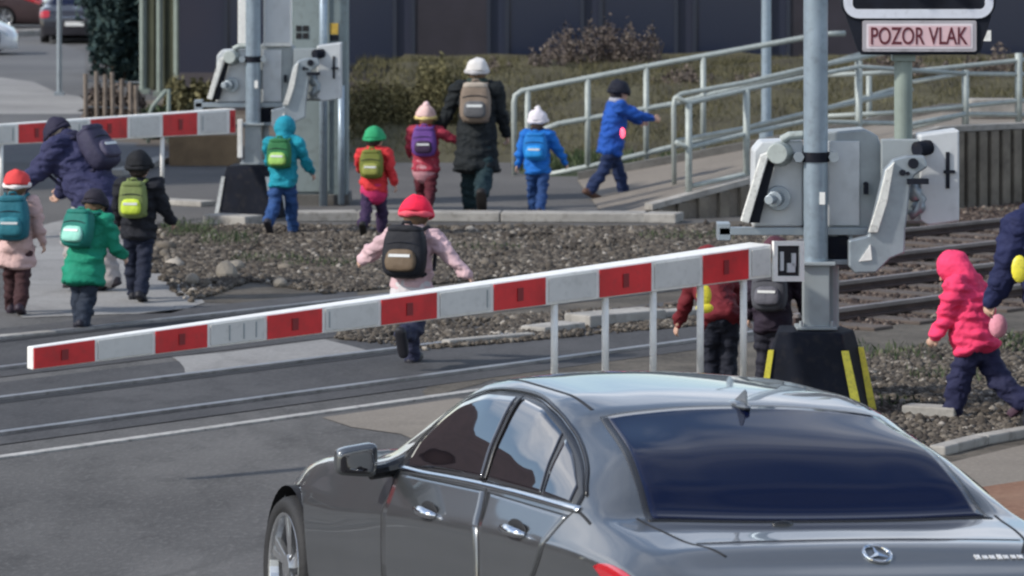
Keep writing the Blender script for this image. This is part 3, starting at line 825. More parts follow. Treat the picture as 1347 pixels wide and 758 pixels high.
def barrier_machine(t, strip_mat='yellow_strip'):
    b = MB(); b.cyl((0, 0, 0.96), (0, 0, 5.6), 0.078, 28); b.build('mast', M['galv_pole'], t, smooth=False, bevel=0.004)
    for p in t.children[-1:]: p.data.polygons.foreach_set('use_smooth', [len(q.vertices) == 4 for q in p.data.polygons])
    b = MB(); b.box((0.0, 0.0, 0.755), (0.165, 0.15, 0.41)); b.box((0, 0, 0.965), (0.24, 0.22, 0.022)); b.box((0, 0, 0.556), (0.26, 0.24, 0.02))
    for sx in (-1, 1):
        b.cyl((sx * 0.10, -0.09, 0.56), (sx * 0.10, -0.09, 0.60), 0.013, 8)
    b.build('mast_foot', M['mid_grey'], t, bevel=0.006)
    # tapered foundation cover with yellow edge strips
    top = [(-.29, -.20), (.16, -.25), (.27, -.02), (.20, .28), (-.24, .30)]
    bot = [(-.36, -.27), (.24, -.33), (.35, -.03), (.27, .34), (-.32, .36)]
    n = 5
    vs = [(x, y, 0.0) for x, y in bot] + [(x * 1.01, y * 1.01, 0.44) for x, y in top] + [(x * 0.9, y * 0.9, 0.54) for x, y in top]
    fs = [tuple(range(n - 1, -1, -1)), tuple(range(2 * n, 3 * n))]
    for i in range(n):
        j = (i + 1) % n
        fs += [(i, j, n + j, n + i), (n + i, n + j, 2 * n + j, 2 * n + i)]
    b = MB(); b.add(vs, fs); cov = b.build('foundation_cover', M['navy_cover'], t, bevel=0.015)
    for i in (0, 1, 2):
        p, q = Vector((*bot[i], 0.03)), Vector((*[c * 1.012 for c in top[i]], 0.43))
        out = Vector((bot[i][0], bot[i][1], 0)).normalized() * 0.006
        s = Vector((1, 0.15, 0)).normalized() * (0.030 if i else 0.022)
        b = MB(); b.prism([p - s + out, p + s + out, q + s * 0.8 + out, q - s * 0.8 + out], Vector((0, -0.012, 0)))
        b.build('reflective_strip', M[strip_mat], t)
    # supporting cross bar
    b = MB(); b.box2((mx(947), 0.09, mz(311)), (mx(1152), 0.17, mz(301))); b.box2((mx(945), 0.09, mz(318)), (mx(962), 0.30, mz(296)))
    b.box2((mx(1057), 0.08, mz(350)), (mx(1142), 0.30, mz(343)))
    b.box2((mx(1084), 0.12, mz(345)), (mx(1088), 0.2, mz(310))); b.box2((mx(1118), 0.12, mz(345)), (mx(1124), 0.2, mz(310)))
    b.build('cross_bar', M['galv'], t, bevel=0.004)
    # drive housing, left half
    b = MB(); b.prism([mp(991, 300, .12), mp(993, 200, .12), mp(1003, 188, .12), mp(1058, 186, .12), mp(1058, 300, .12)], (0, 0.34, 0))
    b.build('drive_housing', M['pale_grey'], t, bevel=0.012)
    b = MB(); b.cyl((mx(1025), 0.13, mz(262)), (mx(1025), 0.05, mz(262)), 0.078, 24); b.cyl((mx(1023), 0.05, mz(262)), (mx(1018), -0.02, mz(262)), 0.05, 20); b.cyl((mx(1016), -0.02, mz(262)), (mx(1010), -0.09, mz(262)), 0.030, 16)
    b.build('hub', M['galv'], t, bevel=0.004)
    b = MB(); b.cyl((mx(1029), 0.13, mz(204)), (mx(1022), -0.02, mz(202)), 0.082, 24, 0.066); b.tube([mp(1029, 186, .1), mp(1040, 180, .1), mp(1058, 179, .1)], 0.03, 8)
    b.build('motor_cap', M['handrail'], t, bevel=0.006)
    # right half with door
    b = MB(); b.prism([mp(1086, 303, .14), mp(1086, 176, .14), mp(1140, 172, .14), mp(1157, 180, .14), mp(1164, 200, .14), mp(1160, 303, .14)], (0, 0.36, 0))
    b.build('gear_housing', M['mid_grey'], t, bevel=0.012)
    b = MB(); b.box2((mx(1091), 0.122, mz(299)), (mx(1133), 0.139, mz(187))); d = b.build('housing_door', M['pale_grey'], t, bevel=0.006)
    b = MB(); b.cyl((mx(1141), 0.135, mz(244)), (mx(1141), 0.09, mz(244)), 0.016, 10); b.box((mx(1141), 0.1, mz(252)), (0.03, 0.03, 0.05)); b.build('latch', M['black'], d)
    b = MB(); b.box2((mx(1058), 0.16, mz(303)), (mx(1086), 0.42, mz(196))); b.build('housing_core', M['black'], t)
    b = MB(); b.box2((mx(1089), 0.10, mz(344)), (mx(1118), 0.26, mz(313))); b.build('junction_box', M['navy_cover'], t, bevel=0.01)
    # clamp around the mast with bolts
    b = MB(); b.cyl((0, 0, mz(213)), (0, 0, mz(200)), 0.088, 28); b.build('mast_clamp', M['navy_cover'], t)
    b = MB()
    for px in (1050, 1096):
        b.cyl((mx(px), -0.03, mz(206)), (mx(px), 0.12, mz(206)), 0.026, 12); b.cyl((mx(px), -0.06, mz(206)), (mx(px), -0.03, mz(206)), 0.036, 6)
    b.build('clamp_bolts', M['galv'], t)
    b = MB(); b.box2((mx(1077), -0.084, mz(268)), (mx(1084), -0.074, mz(252))); b.build('label_plate', M['white_paint'], t)
    # left counterweight arm
    b = MB(); b.prism([mp(1000, 205, -.02), mp(1010, 207, -.02), mp(985, 294, -.02), mp(974, 291, -.02)], (0, 0.06, 0))
    b.prism([mp(1000, 205, -.0), mp(1022, 196, -.0), mp(1024, 207, -.0), mp(1008, 212, -.0)], (0, 0.10, 0))
    b.build('left_arm', M['light_bar'], t, bevel=0.006)
    b = MB(); b.prism([mp(1011, 212, .05), mp(1000, 294, .05), mp(984, 294, .05)], (0, 0.05, 0)); b.prism([mp(1011, 209, .05), mp(1020, 215, .05), mp(1000, 292, .05)], (0, 0.05, 0)); b.build('arm_web', M['black'], t)
    # right counterweight arm
    poly = [(1160, 222), (1172, 208), (1190, 203), (1213, 203), (1217, 218), (1200, 229), (1194, 244), (1192, 270), (1188, 300), (1187, 330), (1168, 338), (1150, 356), (1122, 357), (1114, 348), (1114, 314), (1140, 308)]
    b = MB(); b.prism([mp(x, y, -.16) for x, y in poly], (0, 0.10, 0)); arm = b.build('right_arm', M['galv'], t, bevel=0.010)
    b = MB(); b.prism([mp(1162, 222, -.20), mp(1173, 211, -.20), mp(1164, 262, -.20), mp(1151, 303, -.20), mp(1139, 303, -.20), mp(1152, 262, -.20)], (0, 0.045, 0)); b.build('edge_bar', M['light_bar'], arm, bevel=0.004)
    b = MB(); b.prism([mp(1142, 319, -.175), mp(1144, 339, -.175), mp(1127, 341, -.175)], (0, 0.014, 0)); b.build('triangle_hole_patch', M['white_paint'], arm)  # white patch stands in for bright background seen through a hole in the arm
    b = MB()
    for x, y, r in ((1184, 225, .020), (1191, 226, .012), (1198, 213, .034)):
        b.cyl((mx(x), -0.19, mz(y)), (mx(x), -0.155, mz(y)), r, 10)
    b.box2((mx(1190), -0.19, mz(240)), (mx(1218), -0.12, mz(233)))
    b.build('arm_bolts', M['black'], arm)
    b = MB(); b.tube([mp(1200, 236, 0), mp(1203, 252, 0), mp(1212, 262, 0), mp(1206, 276, 0), mp(1196, 284, 0)], 0.035, 10); b.cyl(mp(1203, 255, -0.03), mp(1203, 255, 0.10), 0.05, 12); b.cyl(mp(1208, 272, -0.03), mp(1208, 272, .1), 0.045, 12)
    b.build('linkage', M['galv'], t, smooth=True)
    b = MB(); b.box2((mx(1160), 0.02, mz(292)), (mx(1222), 0.10, mz(184))); b.build('back_plate', M['mid_grey'], t, bevel=0.006)
    b = MB(); b.cyl(mp(1205, 196, -0.05), mp(1222, 194, 0.02), 0.05, 16); b.build('pivot_drum', M['navy_cover'], t)
    # counterweight box
    b = MB(); b.prism([mp(1210, 178, .0), mp(1262, 171, .0), mp(1262, 291, .0), mp(1222, 297, .0), mp(1210, 290, .0)], (0, 0.30, 0))
    cb = b.build('counterweight_box', M['pale_grey'], t, bevel=0.012)
    b = MB(); b.box2((mx(1244), -0.012, mz(248)), (mx(1249), -0.002, mz(200))); b.box2((mx(1241), -0.02, mz(228)), (mx(1256), -0.002, mz(224))); b.build('slot', M['black'], cb)
    b = MB(); b.cyl((mx(1073) + 0.12, 0.15, 0.45), (mx(1073) + 0.12, 0.15, mz(303)), 0.04, 12); b.box2((mx(1100), .30, mz(299)), (mx(1225), .36, mz(286))); b.build('support_tubes', M['mid_grey'], t)

def boom(parent, A_px, B_px, YA, YB, top_l, bot_l, borders, first_red, rods, rod_z, d0, d1, end_frame=None):
    """A_px/B_px: photo columns of the root and the tip; top_l/bot_l: row as a function of column"""
    org = parent.location
    XA, XB = (A_px - 673.5) / F_PX * YA, (B_px - 673.5) / F_PX * YB
    def pt(px):
        k = (px - 673.5) / F_PX
        tt = (k * YA - XA) / ((XB - XA) - k * (YB - YA))
        return Vector((XA + tt * (XB - XA), YA + tt * (YB - YA), 0)), tt
    axis = Vector((XB - XA, YB - YA, 0)).normalized()
    nrm = Vector((axis.y, -axis.x, 0))
    if nrm.y > 0: nrm = -nrm                    # towards the camera
    def zt(px): return at(px, top_l(px), pt(px)[0].y).z
    def zb(px): return at(px, bot_l(px), pt(px)[0].y).z
    def dep(px): return d1 + (d0 - d1) * pt(px)[1]
    xs = [A_px] + sorted(borders, reverse=True)[1:]
    b = MB()
    P1, P0 = pt(A_px)[0] - org, pt(B_px)[0] - org
    za, zA, zc, zC = zb(A_px), zt(A_px), zb(B_px), zt(B_px)
    dA, dB = -nrm * dep(A_px), -nrm * dep(B_px)
    V = [P1 + Vector((0, 0, za)), P1 + Vector((0, 0, zA)), P1 + dA + Vector((0, 0, zA)), P1 + dA + Vector((0, 0, za)),
         P0 + Vector((0, 0, zc)), P0 + Vector((0, 0, zC)), P0 + dB + Vector((0, 0, zC)), P0 + dB + Vector((0, 0, zc))]
    b.add(V, [(0, 1, 2, 3), (7, 6, 5, 4), (0, 4, 5, 1), (1, 5, 6, 2), (2, 6, 7, 3), (3, 7, 4, 0)])
    bo = b.build('boom', M['white_paint'], parent, bevel=0.008)
    red = first_red
    bs = sorted(borders)
    for i in range(len(bs) - 1):
        x0, x1 = bs[i], bs[i + 1]
        m = 3.5 * (1 if not red else 0.35) * (1 if d0 > 0.05 else .7)
        a, c = x0 + m, x1 - m
        ht = 0.10 if not red else 0.05
        def quad(px, lo, off):
            q = pt(px)[0] - org; z0, z1 = zb(px), zt(px)
            z = z0 + (z1 - z0) * (ht if lo else 1 - ht)
            return q + nrm * off + Vector((0, 0, z))
        b = MB()
        b.prism([quad(a, 1, 0.002), quad(c, 1, 0.002), quad(c, 0, 0.002), quad(a, 0, 0.002)], nrm * 0.007)
        if red:                                  # moulded dark slot in the middle of the red plate
            mid, w = (a + c) / 2, (c - a) * 0.055
            def q2(px, f): 
                q = pt(px)[0] - org; z0, z1 = zb(px), zt(px); return q + nrm * 0.0095 + Vector((0, 0, z0 + (z1 - z0) * f))
            b.prism([q2(mid - w, .28), q2(mid + w, .28), q2(mid + w, .72), q2(mid - w, .72)], nrm * 0.006, mi=1)
        else:
            def q2(px, f): 
                q = pt(px)[0] - org; z0, z1 = zb(px), zt(px); return q + nrm * 0.0095 + Vector((0, 0, z0 + (z1 - z0) * f))
            mk = {0: [], 1: [0.93], 2: [.35, .62, .85], 3: [.07], 4: [.72]}[[0, 0, 1, 2, 4, 3, 0, 1, 3, 0, 1, 0, 3, 0][i % 14]]
            for f in mk:
                px = a + (c - a) * f
                b.prism([q2(px - .7, .2), q2(px + .7, .2), q2(px + .7, .8), q2(px - .7, .8)], nrm * 0.003, mi=1)
        b.build('red_panel' if red else 'white_panel', [M['red_panel'] if red else M['white_panel'], M['dark_red_slot'] if red else M['mid_grey']], bo, bevel=0.0)
        red = not red
    for px in rods:
        q = pt(px)[0] - org - nrm * 0.03
        b = MB(); b.cyl((q.x, q.y, zb(px) + 0.02), (q.x, q.y, rod_z), 0.022, 10); b.build('hanging_rod', M['white_paint'], bo, smooth=True)
    if end_frame:
        x0, x1, ya, yb = end_frame
        q0, q1 = pt(x0)[0] - org, pt(x1)[0] - org
        def z_(py, px): return at(px, py, pt(px)[0].y).z
        b = MB(); 
        def bar(xa, xb, y0, y1):
            a, c = pt(xa)[0] - org + nrm * .004, pt(xb)[0] - org + nrm * .004
            b.prism([a + Vector((0, 0, z_(y1, xa))), c + Vector((0, 0, z_(y1, xb))), c + Vector((0, 0, z_(y0, xb))), a + Vector((0, 0, z_(y0, xa)))], nrm * 0.02)
        bar(x0, x1, ya, ya + 6); bar(x0, x1, yb - 7, yb); bar(x0, x0 + 5, ya + 6, yb - 7); bar(x1 - 6, x1, ya + 6, yb - 7)
        b.build('end_frame', M['white_paint'], bo)
        b = MB(); bar(x0 + 5.2, x1 - 6.2, ya + 6.2, yb - 7.2); e = b.build('end_recess', M['dark_hole'], bo); e.location = -nrm * 0.012
        b = MB()
        bar(x0 + 9, x0 + 13, ya + 14, yb - 14); bar(x0 + 18, x0 + 28, yb - 24, yb - 12); bar(x0 + 24, x0 + 29, ya + 16, yb - 20)
        b.build('end_clamp', M['pale_grey'], bo)
    return bo
M['dark_red_slot'] = mat('dark_red_slot', (0.20, 0.010, 0.014), 0.4)
def lin(pts):
    xs, ys = [p[0] for p in pts], [p[1] for p in pts]
    def f(x):
        if x < xs[0]: return ys[0] + (ys[1] - ys[0]) / (xs[1] - xs[0]) * (x - xs[0])
        return float(np.interp(x, xs, ys))
    return f

near = thing('level_crossing_barrier', 'near barrier with grey pole and long lowered red and white boom behind the grey car', 'barrier', (at(1073, 0, 26.7).x, 26.7, 0), group='level crossing barriers')
barrier_machine(near)
boom(near, 1015, 43, 26.3, 23.3, lin([(43, 457), (1055, 316)]), lin([(43, 487), (1055, 360)]),
     [43, 125, 203, 273, 350, 424, 500, 575, 648, 718, 787, 857, 923, 985, 1015], True, [733, 800, 863, 925, 982], 0.28, 0.07, 0.22,
     end_frame=(1015, 1055, 317, 370))
far = thing('level_crossing_barrier', 'far barrier with grey pole at the upper left, its boom behind the walking group', 'barrier', (at(333, 0, 43.6).x, 43.6, 0), group='level crossing barriers')
barrier_machine(far, 'light_bar')
boom(far, 310, -128, 43.3, 40.2, lin([(0, 164), (312, 143)]), lin([(0, 191), (312, 176)]),
     [-128, -78, -28, 23, 72, 118, 168, 213, 260, 301, 310], False, [4, 216], 0.40, 0.07, 0.16)
# tall signal plates on the far mast
b = MB(); b.box((-0.12, 0.12, 2.75), (0.09, 0.04, 1.9)); b.build('narrow_sign_back', M['white_paint'], far, bevel=0.005)
b = MB(); b.box((0.25, 0.12, 2.72), (0.30, 0.05, 1.9)); f1 = b.build('sign_back', M['white_paint'], far, bevel=0.01)
b = MB(); b.box((0.25, 0.09, 2.72), (0.25, 0.008, 1.82)); b.build('sign_panel', M['pale_grey'], f1)
b = MB(); b.box((-0.13, -0.1, 0.82), (0.05, 0.05, 0.40)); b.build('marker_post', M['white_paint'], far, bevel=0.004)

# big electrical cabinet behind the far barrier
def cabinet():
    Y = 45.2; s = F_PX / Y
    a = at(420, 240, Y)
    t = thing('control_cabinet', 'tall green grey electrical cabinet behind the far barrier', 'cabinet', (a.x, Y, 0))
    b = MB(); b.box((0, 0.3, 1.3), (0.60, 0.6, 2.5)); b.build('cabinet_body', M['green_grey'], t, bevel=0.012)
    b = MB(); b.box((0, 0.3, 0.05), (0.66, 0.66, 0.14)); b.build('base', M['concrete_dark'], t, bevel=0.01); b = MB(); b.box((0, 0.3, 2.58), (0.68, 0.68, 0.06)); b.build('lid', M['concrete_dark'], t, bevel=0.01)
    d = MB(); d.box((-0.08, -0.012, 1.3), (0.38, 0.02, 2.3)); dr = d.build('door', mat('cabinet_door', (0.22, 0.265, 0.265), 0.5, var=0.08, vscale=3, dirt=0.25), t, bevel=0.004)
    g_ = MB()
    z0 = CAM_H - (35 - HORIZON) / s
    for i in range(2):
        for j in range(2):
            g_.box((-0.22 + j * 0.075, -0.026, z0 - i * 0.08 - 0.02), (0.06, 0.006, 0.06))
    g_.build('vent_grille', M['dark_hole'], dr)
    y_ = MB(); y_.box((0.16, -0.006, CAM_H - (38 - HORIZON) / s), (0.09, 0.008, 0.12)); y_.build('warning_label', mat('warning_yellow', (0.55, 0.36, 0.06), 0.5, var=0.3, vscale=30), t)
    y_ = MB(); y_.box((0.165, -0.006, CAM_H - (50 - HORIZON) / s), (0.09, 0.008, 0.06)); y_.build('lower_label', M['black'], t)
    for px, z1, r in ((426, 3.4, 0.045),):
        p = MB(); p.cyl((at(px, 0, Y).x - a.x, -0.12, 0.0), (at(px, 0, Y).x - a.x, -0.12, z1), r, 14); p.build('conduit', M['galv_pole'], t, smooth=True)
    p = MB(); p.cyl((0.24, -0.1, 0.02), (0.24, -0.1, 1.3), 0.035, 12); p.build('conduit', M['galv_pole'], t, smooth=True)
cabinet()

# ------------------------------------------------------------------ crossing signal with the warning plate
def signal():
    Y = 27.6; s = F_PX / Y
    X0 = at(1190, 0, Y).x
    def q(px, py, y=0.0):
        p = at(px, py, Y); return Vector((p.x - X0, y, p.z))
    t = thing('crossing_signal', 'black railway crossing signal board with white rim on a grey green post', 'signal', (X0, Y, 0))
    b = MB(); b.cyl((0, 0.10, q(0, 300).z), (0, 0.10, 3.9), 0.060, 20); b.box((0, 0.10, q(0, 76).z), (0.15, 0.15, 0.05)); b.box((0, -.2, q(0, 285).z), (.10, .7, .05)); b.cyl(q(1190, 212, .1), q(1190, 196, .1), 0.085, 16)
    b.build('post', M['post_green'], t, bevel=0.004)
    def rrect(x0, x1, y0, y1, r, yy, n=6):
        pts = []
        for cx_, cy_, a0 in ((x1 - r, y0 + r, 270), (x1 - r, y1 - r, 0), (x0 + r, y1 - r, 90), (x0 + r, y0 + r, 180)):
            for k in range(n + 1):
                a = R(a0 + 90 * k / n)
                pts.append(q(cx_ + r * math.cos(a), cy_ + r * math.sin(a), yy))
        return pts
    b = MB(); b.prism(rrect(1106, 1309, -190, 26, 22, -.03), (0, 0.07, 0)); b.prism([q(1112, 20, -.02), q(1304, 20, -.02), q(1290, 66, -.02), q(1284, 72, -.02), q(1134, 72, -.02), q(1128, 66, -.02)], (0, 0.06, 0))
    b.build('backboard', M['black'], t, bevel=0.004)
    outer, inner = rrect(1109, 1306, -186, 24, 20, -.036), rrect(1121, 1295, -174, 12, 7, -.036)
    n = len(outer)
    vs = outer + inner + [p + Vector((0, .008, 0)) for p in outer] + [p + Vector((0, .008, 0)) for p in inner]
    fs = []
    for i in range(n):
        j = (i + 1) % n
        fs += [(i, j, n + j, n + i), (2 * n + i, 3 * n + i, 3 * n + j, 2 * n + j), (i, 2 * n + i, 2 * n + j, j), (n + i, n + j, 3 * n + j, 3 * n + i)]
    b = MB(); b.add(vs, fs); b.build('white_rim', M['rim_white'], t)
    for px, py, mname in ((1160, -60, 'lens_red'), (1256, -60, 'lens_red'), (1208, -135, 'lens_white')):
        b = MB(); c = q(px, py, 0); b.cyl(c + Vector((0, -.05, 0)), c + Vector((0, -.035, 0)), 0.11, 24); b.build('signal_lens', M[mname], t)
        b = MB()
        for k in range(13):
            a = R(180 * k / 12); b.box(c + Vector((0.125 * math.cos(a), -0.13, 0.125 * math.sin(a))), (0.035, 0.19, 0.012), Matrix.Rotation(-a + R(90), 3, 'Y'))
        b.build('visor', M['black'], t)
    # warning plate
    b = MB(); b.prism(rrect(1134, 1284, 27, 68, 3, -.034), (0, 0.012, 0)); pl = b.build('name_plate', M['plate_grey'], t, bevel=0.002)
    b = MB(); b.prism(rrect(1139, 1279, 31, 64, 2, -.037), (0, 0.0025, 0)); b.build('plate_border', M['plate_white'], pl)
    b = MB(); b.prism(rrect(1142, 1276, 34, 61, 1.5, -.0395), (0, 0.002, 0)); b.build('plate_field', M['plate_pink'], pl)
    cu = bpy.data.curves.new('plate_text', 'FONT'); cu.body = 'POZOR VLAK'; cu.align_x = 'CENTER'; cu.align_y = 'CENTER'; cu.size = 1.0; cu.extrude = 0.01; cu.offset = 0.012
    to = bpy.data.objects.new('plate_text_source', cu); COL.objects.link(to)
    dg = bpy.context.evaluated_depsgraph_get(); me = bpy.data.meshes.new_from_object(to.evaluated_get(dg)); bpy.data.objects.remove(to)
    co = np.array([v.co[:] for v in me.vertices]); lo, hi = co.min(0), co.max(0)
    a, c = q(1145, 58.5), q(1272, 35.5)
    sx, sz = (c.x - a.x) / (hi[0] - lo[0]), (c.z - a.z) / (hi[1] - lo[1])
    for v in me.vertices:
        x, y, z = v.co
        v.co = (a.x + (x - lo[0]) * sx, -0.0415 - 0.001 * (1 if z > 0 else -1), a.z + (y - lo[1]) * sz)
    me.name = 'lettering'
    link_mesh('lettering', me, M['letter_maroon'], pl)
    b = MB(); b.prism([q(1293, 54, -.03), q(1303, 54, -.03), q(1303, 40, -.03), q(1299, 40, -.03)], (0, .02, 0)); b.build('bracket', M['white_paint'], t)
    return t
M['rim_white'] = mat('rim_white', (0.62, 0.64, 0.70), 0.45, var=0.06, vscale=6, dirt=0.15)
M['lens_red'] = mat('dark_red_lens', (0.10, 0.01, 0.01), 0.2)
M['lens_white'] = mat('pale_lens', (0.3, 0.3, 0.3), 0.2)
M['plate_grey'] = mat('plate_grey', (0.36, 0.34, 0.36), 0.5, dirt=0.3, var=0.08)
M['plate_white'] = mat('plate_white', (0.66, 0.60, 0.62), 0.5, var=0.06)
M['plate_pink'] = mat('plate_faded_pink', (0.62, 0.42, 0.44), 0.55, var=0.12, vscale=7)
M['letter_maroon'] = mat('letter_maroon', (0.10, 0.012, 0.022), 0.6)
signal()
# ------------------------------------------------------------------ the saloon car
def paint_mat(name, c, metal=0.7, rough=0.28):
    m = mat(name, c, rough, metal, coat=1.0, coat_rough=0.03, var=0.04, vscale=3)
    return m
M['car_grey'] = paint_mat('grey_metallic_paint', (0.128, 0.136, 0.142))
M['car_dark'] = paint_mat('dark_car_paint', (0.03, 0.028, 0.034), 0.4)
M['car_white'] = paint_mat('white_car_paint', (0.62, 0.63, 0.64), 0.0)
M['car_maroon'] = paint_mat('brown_car_paint', (0.075, 0.045, 0.045), 0.4)
M['car_glass'] = mat('tinted_glass', (0.010, 0.009, 0.012), 0.03, 0.0, spec=1.0, coat=1.0, coat_rough=0.02)
M['rear_glass'] = mat('dark_rear_glass_sky_blue', (0.003, 0.005, 0.022), 0.06, 0.0, spec=0.42)  # dark tint; the blue of the reflected sky is mixed into the base colour
M['letter_white'] = mat('bright_badge', (.8, .8, .8), .4)
M['gap'] = mat('panel_gap', (0.006, 0.006, 0.007), 0.7)
M['trim_black'] = mat('gloss_black_trim', (0.012, 0.012, 0.013), 0.25)
M['tail_red'] = mat('tail_lamp_red', (0.42, 0.012, 0.02), 0.12, coat=0.8)
M['lamp_clear'] = mat('clear_lamp', (0.30, 0.33, 0.35), 0.08, 0.3, coat=1.0)
M['alloy'] = mat('alloy_silver', (0.58, 0.59, 0.60), 0.25, 0.9)
M['brake'] = mat('brake_disc', (0.16, 0.16, 0.17), 0.4, 0.8)

ST = [  # u, then ten (half width, height) points from the sill up to the centre line
 (-0.01, [(.78, .12), (.82, .20), (.84, .34), (.82, .46), (.78, .52), (.70, .56), (.55, .58), (.40, .58), (.20, .58), (0, .58)]),
 (0.05, [(.85, .06), (.90, .18), (.93, .36), (.93, .56), (.91, .66), (.84, .72), (.66, .745), (.50, .75), (.25, .755), (0, .755)]),
 (0.21, [(.87, .04), (.93, .18), (.955, .40), (.955, .68), (.94, .755), (.85, .815), (.69, .825), (.5, .828), (.25, .83), (0, .83)]),
 (0.35, [(.88, .04), (.94, .18), (.965, .40), (.965, .74), (.95, .795), (.86, .852), (.72, .876), (.52, .884), (.26, .888), (0, .89)]),
 (0.42, [(.88, .04), (.945, .18), (.97, .40), (.97, .75), (.955, .803), (.87, .862), (.73, .882), (.53, .889), (.27, .893), (0, .895)]),
 (0.60, [(.88, .04), (.95, .18), (.975, .40), (.975, .76), (.96, .812), (.878, .882), (.76, .903), (.58, .908), (.3, .912), (0, .914)]),
 (0.80, [(.88, .04), (.955, .18), (.98, .40), (.98, .765), (.965, .815), (.882, .902), (.80, .920), (.69, .928), (.35, .918), (0, .915)]),
 (0.98, [(.88, .04), (.96, .18), (.982, .40), (.982, .765), (.967, .813), (.885, .918), (.80, .985), (.66, 1.035), (.34, 1.03), (0, 1.03)]),
 (1.20, [(.88, .04), (.96, .18), (.985, .40), (.985, .76), (.97, .806), (.888, .935), (.800, 1.04), (.635, 1.135), (.33, 1.145), (0, 1.15)]),
 (1.56, [(.88, .04), (.96, .18), (.985, .40), (.985, .75), (.97, .795), (.888, .928), (.802, 1.07), (.655, 1.198), (.36, 1.240), (0, 1.250)]),
 (1.70, [(.88, .04), (.96, .18), (.985, .40), (.985, .742), (.97, .788), (.888, .922), (.803, 1.075), (.650, 1.232), (.36, 1.274), (0, 1.285)]),
 (2.00, [(.88, .04), (.96, .18), (.985, .40), (.985, .722), (.972, .768), (.890, .906), (.808, 1.075), (.655, 1.262), (.37, 1.300), (0, 1.312)]),
 (2.50, [(.88, .04), (.96, .18), (.985, .40), (.985, .690), (.972, .736), (.890, .880), (.808, 1.07), (.66, 1.262), (.37, 1.306), (0, 1.320)]),
 (2.85, [(.88, .04), (.96, .18), (.985, .40), (.984, .665), (.972, .712), (.890, .858), (.806, 1.055), (.655, 1.235), (.36, 1.286), (0, 1.302)]),
 (3.10, [(.88, .04), (.96, .18), (.985, .40), (.983, .645), (.970, .692), (.892, .842), (.816, 1.00), (.68, 1.145), (.35, 1.232), (0, 1.252)]),
 (3.45, [(.88, .04), (.96, .18), (.985, .40), (.980, .612), (.966, .660), (.895, .818), (.83, .895), (.735, .975), (.37, 1.06), (0, 1.08)]),
 (3.70, [(.88, .04), (.96, .18), (.985, .40), (.978, .59), (.963, .638), (.893, .798), (.83, .838), (.75, .868), (.38, .93), (0, .948)]),
 (3.95, [(.88, .04), (.96, .18), (.985, .40), (.975, .57), (.958, .62), (.885, .775), (.80, .805), (.70, .822), (.36, .848), (0, .858)]),
 (4.40, [(.88, .04), (.96, .16), (.985, .36), (.970, .54), (.95, .61), (.865, .742), (.77, .778), (.66, .792), (.34, .815), (0, .825)]),
 (4.85, [(.86, .03), (.93, .14), (.955, .32), (.945, .48), (.92, .55), (.84, .665), (.75, .70), (.64, .715), (.33, .74), (0, .75)]),
 (5.15, [(.80, .02), (.87, .12), (.89, .27), (.88, .42), (.85, .48), (.77, .56), (.69, .59), (.59, .605), (.30, .63), (0, .64)]),
 (5.35, [(.68, .02), (.74, .11), (.76, .24), (.74, .36), (.71, .41), (.64, .47), (.56, .49), (.48, .50), (.25, .52), (0, .53)]),
 (5.45, [(.55, .03), (.60, .11), (.61, .20), (.59, .28), (.56, .32), (.50, .36), (.44, .37), (.38, .38), (.20, .39), (0, .39)]),
]

def pchip(x, y, xi):
    x, y = np.asarray(x, float), np.asarray(y, float)
    h = np.diff(x); d = np.diff(y) / h
    m = np.zeros(len(x))
    for i in range(1, len(x) - 1):
        if d[i - 1] * d[i] > 0:
            w1, w2 = 2 * h[i] + h[i - 1], h[i] + 2 * h[i - 1]
            m[i] = (w1 + w2) / (w1 / d[i - 1] + w2 / d[i])
    m[0], m[-1] = d[0], d[-1]
    k = np.clip(np.searchsorted(x, xi) - 1, 0, len(h) - 1)
    t = (xi - x[k]) / h[k]
    return ((1 + 2 * t) * (1 - t) ** 2 * y[k] + t * (1 - t) ** 2 * h[k] * m[k] + t * t * (3 - 2 * t) * y[k + 1] + t * t * (t - 1) * h[k] * m[k + 1])

def car_shell():
    us = [s[0] for s in ST]
    A = np.array([s[1] for s in ST])                        # stations x 10 x 2
    U = np.concatenate([np.linspace(us[0], us[-1], 300)])
    C = np.stack([np.stack([pchip(us, A[:, j, k], U) for k in (0, 1)], 1) for j in range(10)], 1)   # U x 10 x 2
    rows = []
    for i in range(len(U)):
        pts = C[i]
        ext = np.vstack([pts, [-pts[8][0], pts[8][1]]])
        out = []
        for j in range(9):
            p0 = pts[j - 1] if j else pts[0] - (pts[1] - pts[0]) * 0.2
            p1, p2 = pts[j], ext[j + 1]
            p3 = ext[j + 2] if j + 2 < len(ext) else ext[-1]
            tens = 0.32 if j in (3, 4) else 0.5
            m1, m2 = (p2 - p0) * tens, (p3 - p1) * tens
            if j == 4: m1 = (p2 - p1) * 0.9        # keep the shoulder crease crisp
            if j == 3: m2 = (p2 - p1) * 0.9
            for t in np.linspace(0, 1, 7)[:-1]:
                out.append((2 * t ** 3 - 3 * t * t + 1) * p1 + (t ** 3 - 2 * t * t + t) * m1 + (-2 * t ** 3 + 3 * t * t) * p2 + (t ** 3 - t * t) * m2)
        out.append(pts[9])
        rows.append(np.array(out))
    n = len(rows[0])
    V, F = [], []
    for i, u in enumerate(U):
        r = rows[i]
        V += [(u, p[0], p[1]) for p in r] + [(u, -p[0], p[1]) for p in r[-2::-1]]
    w = 2 * n - 1
    for i in range(len(U) - 1):
        for k in range(w - 1):
            F.append((i * w + k, i * w + k + 1, (i + 1) * w + k + 1, (i + 1) * w + k))
    F.append(tuple(range(w))); F.append(tuple((len(U) - 1) * w + k for k in range(w - 1, -1, -1)))
    return V, F

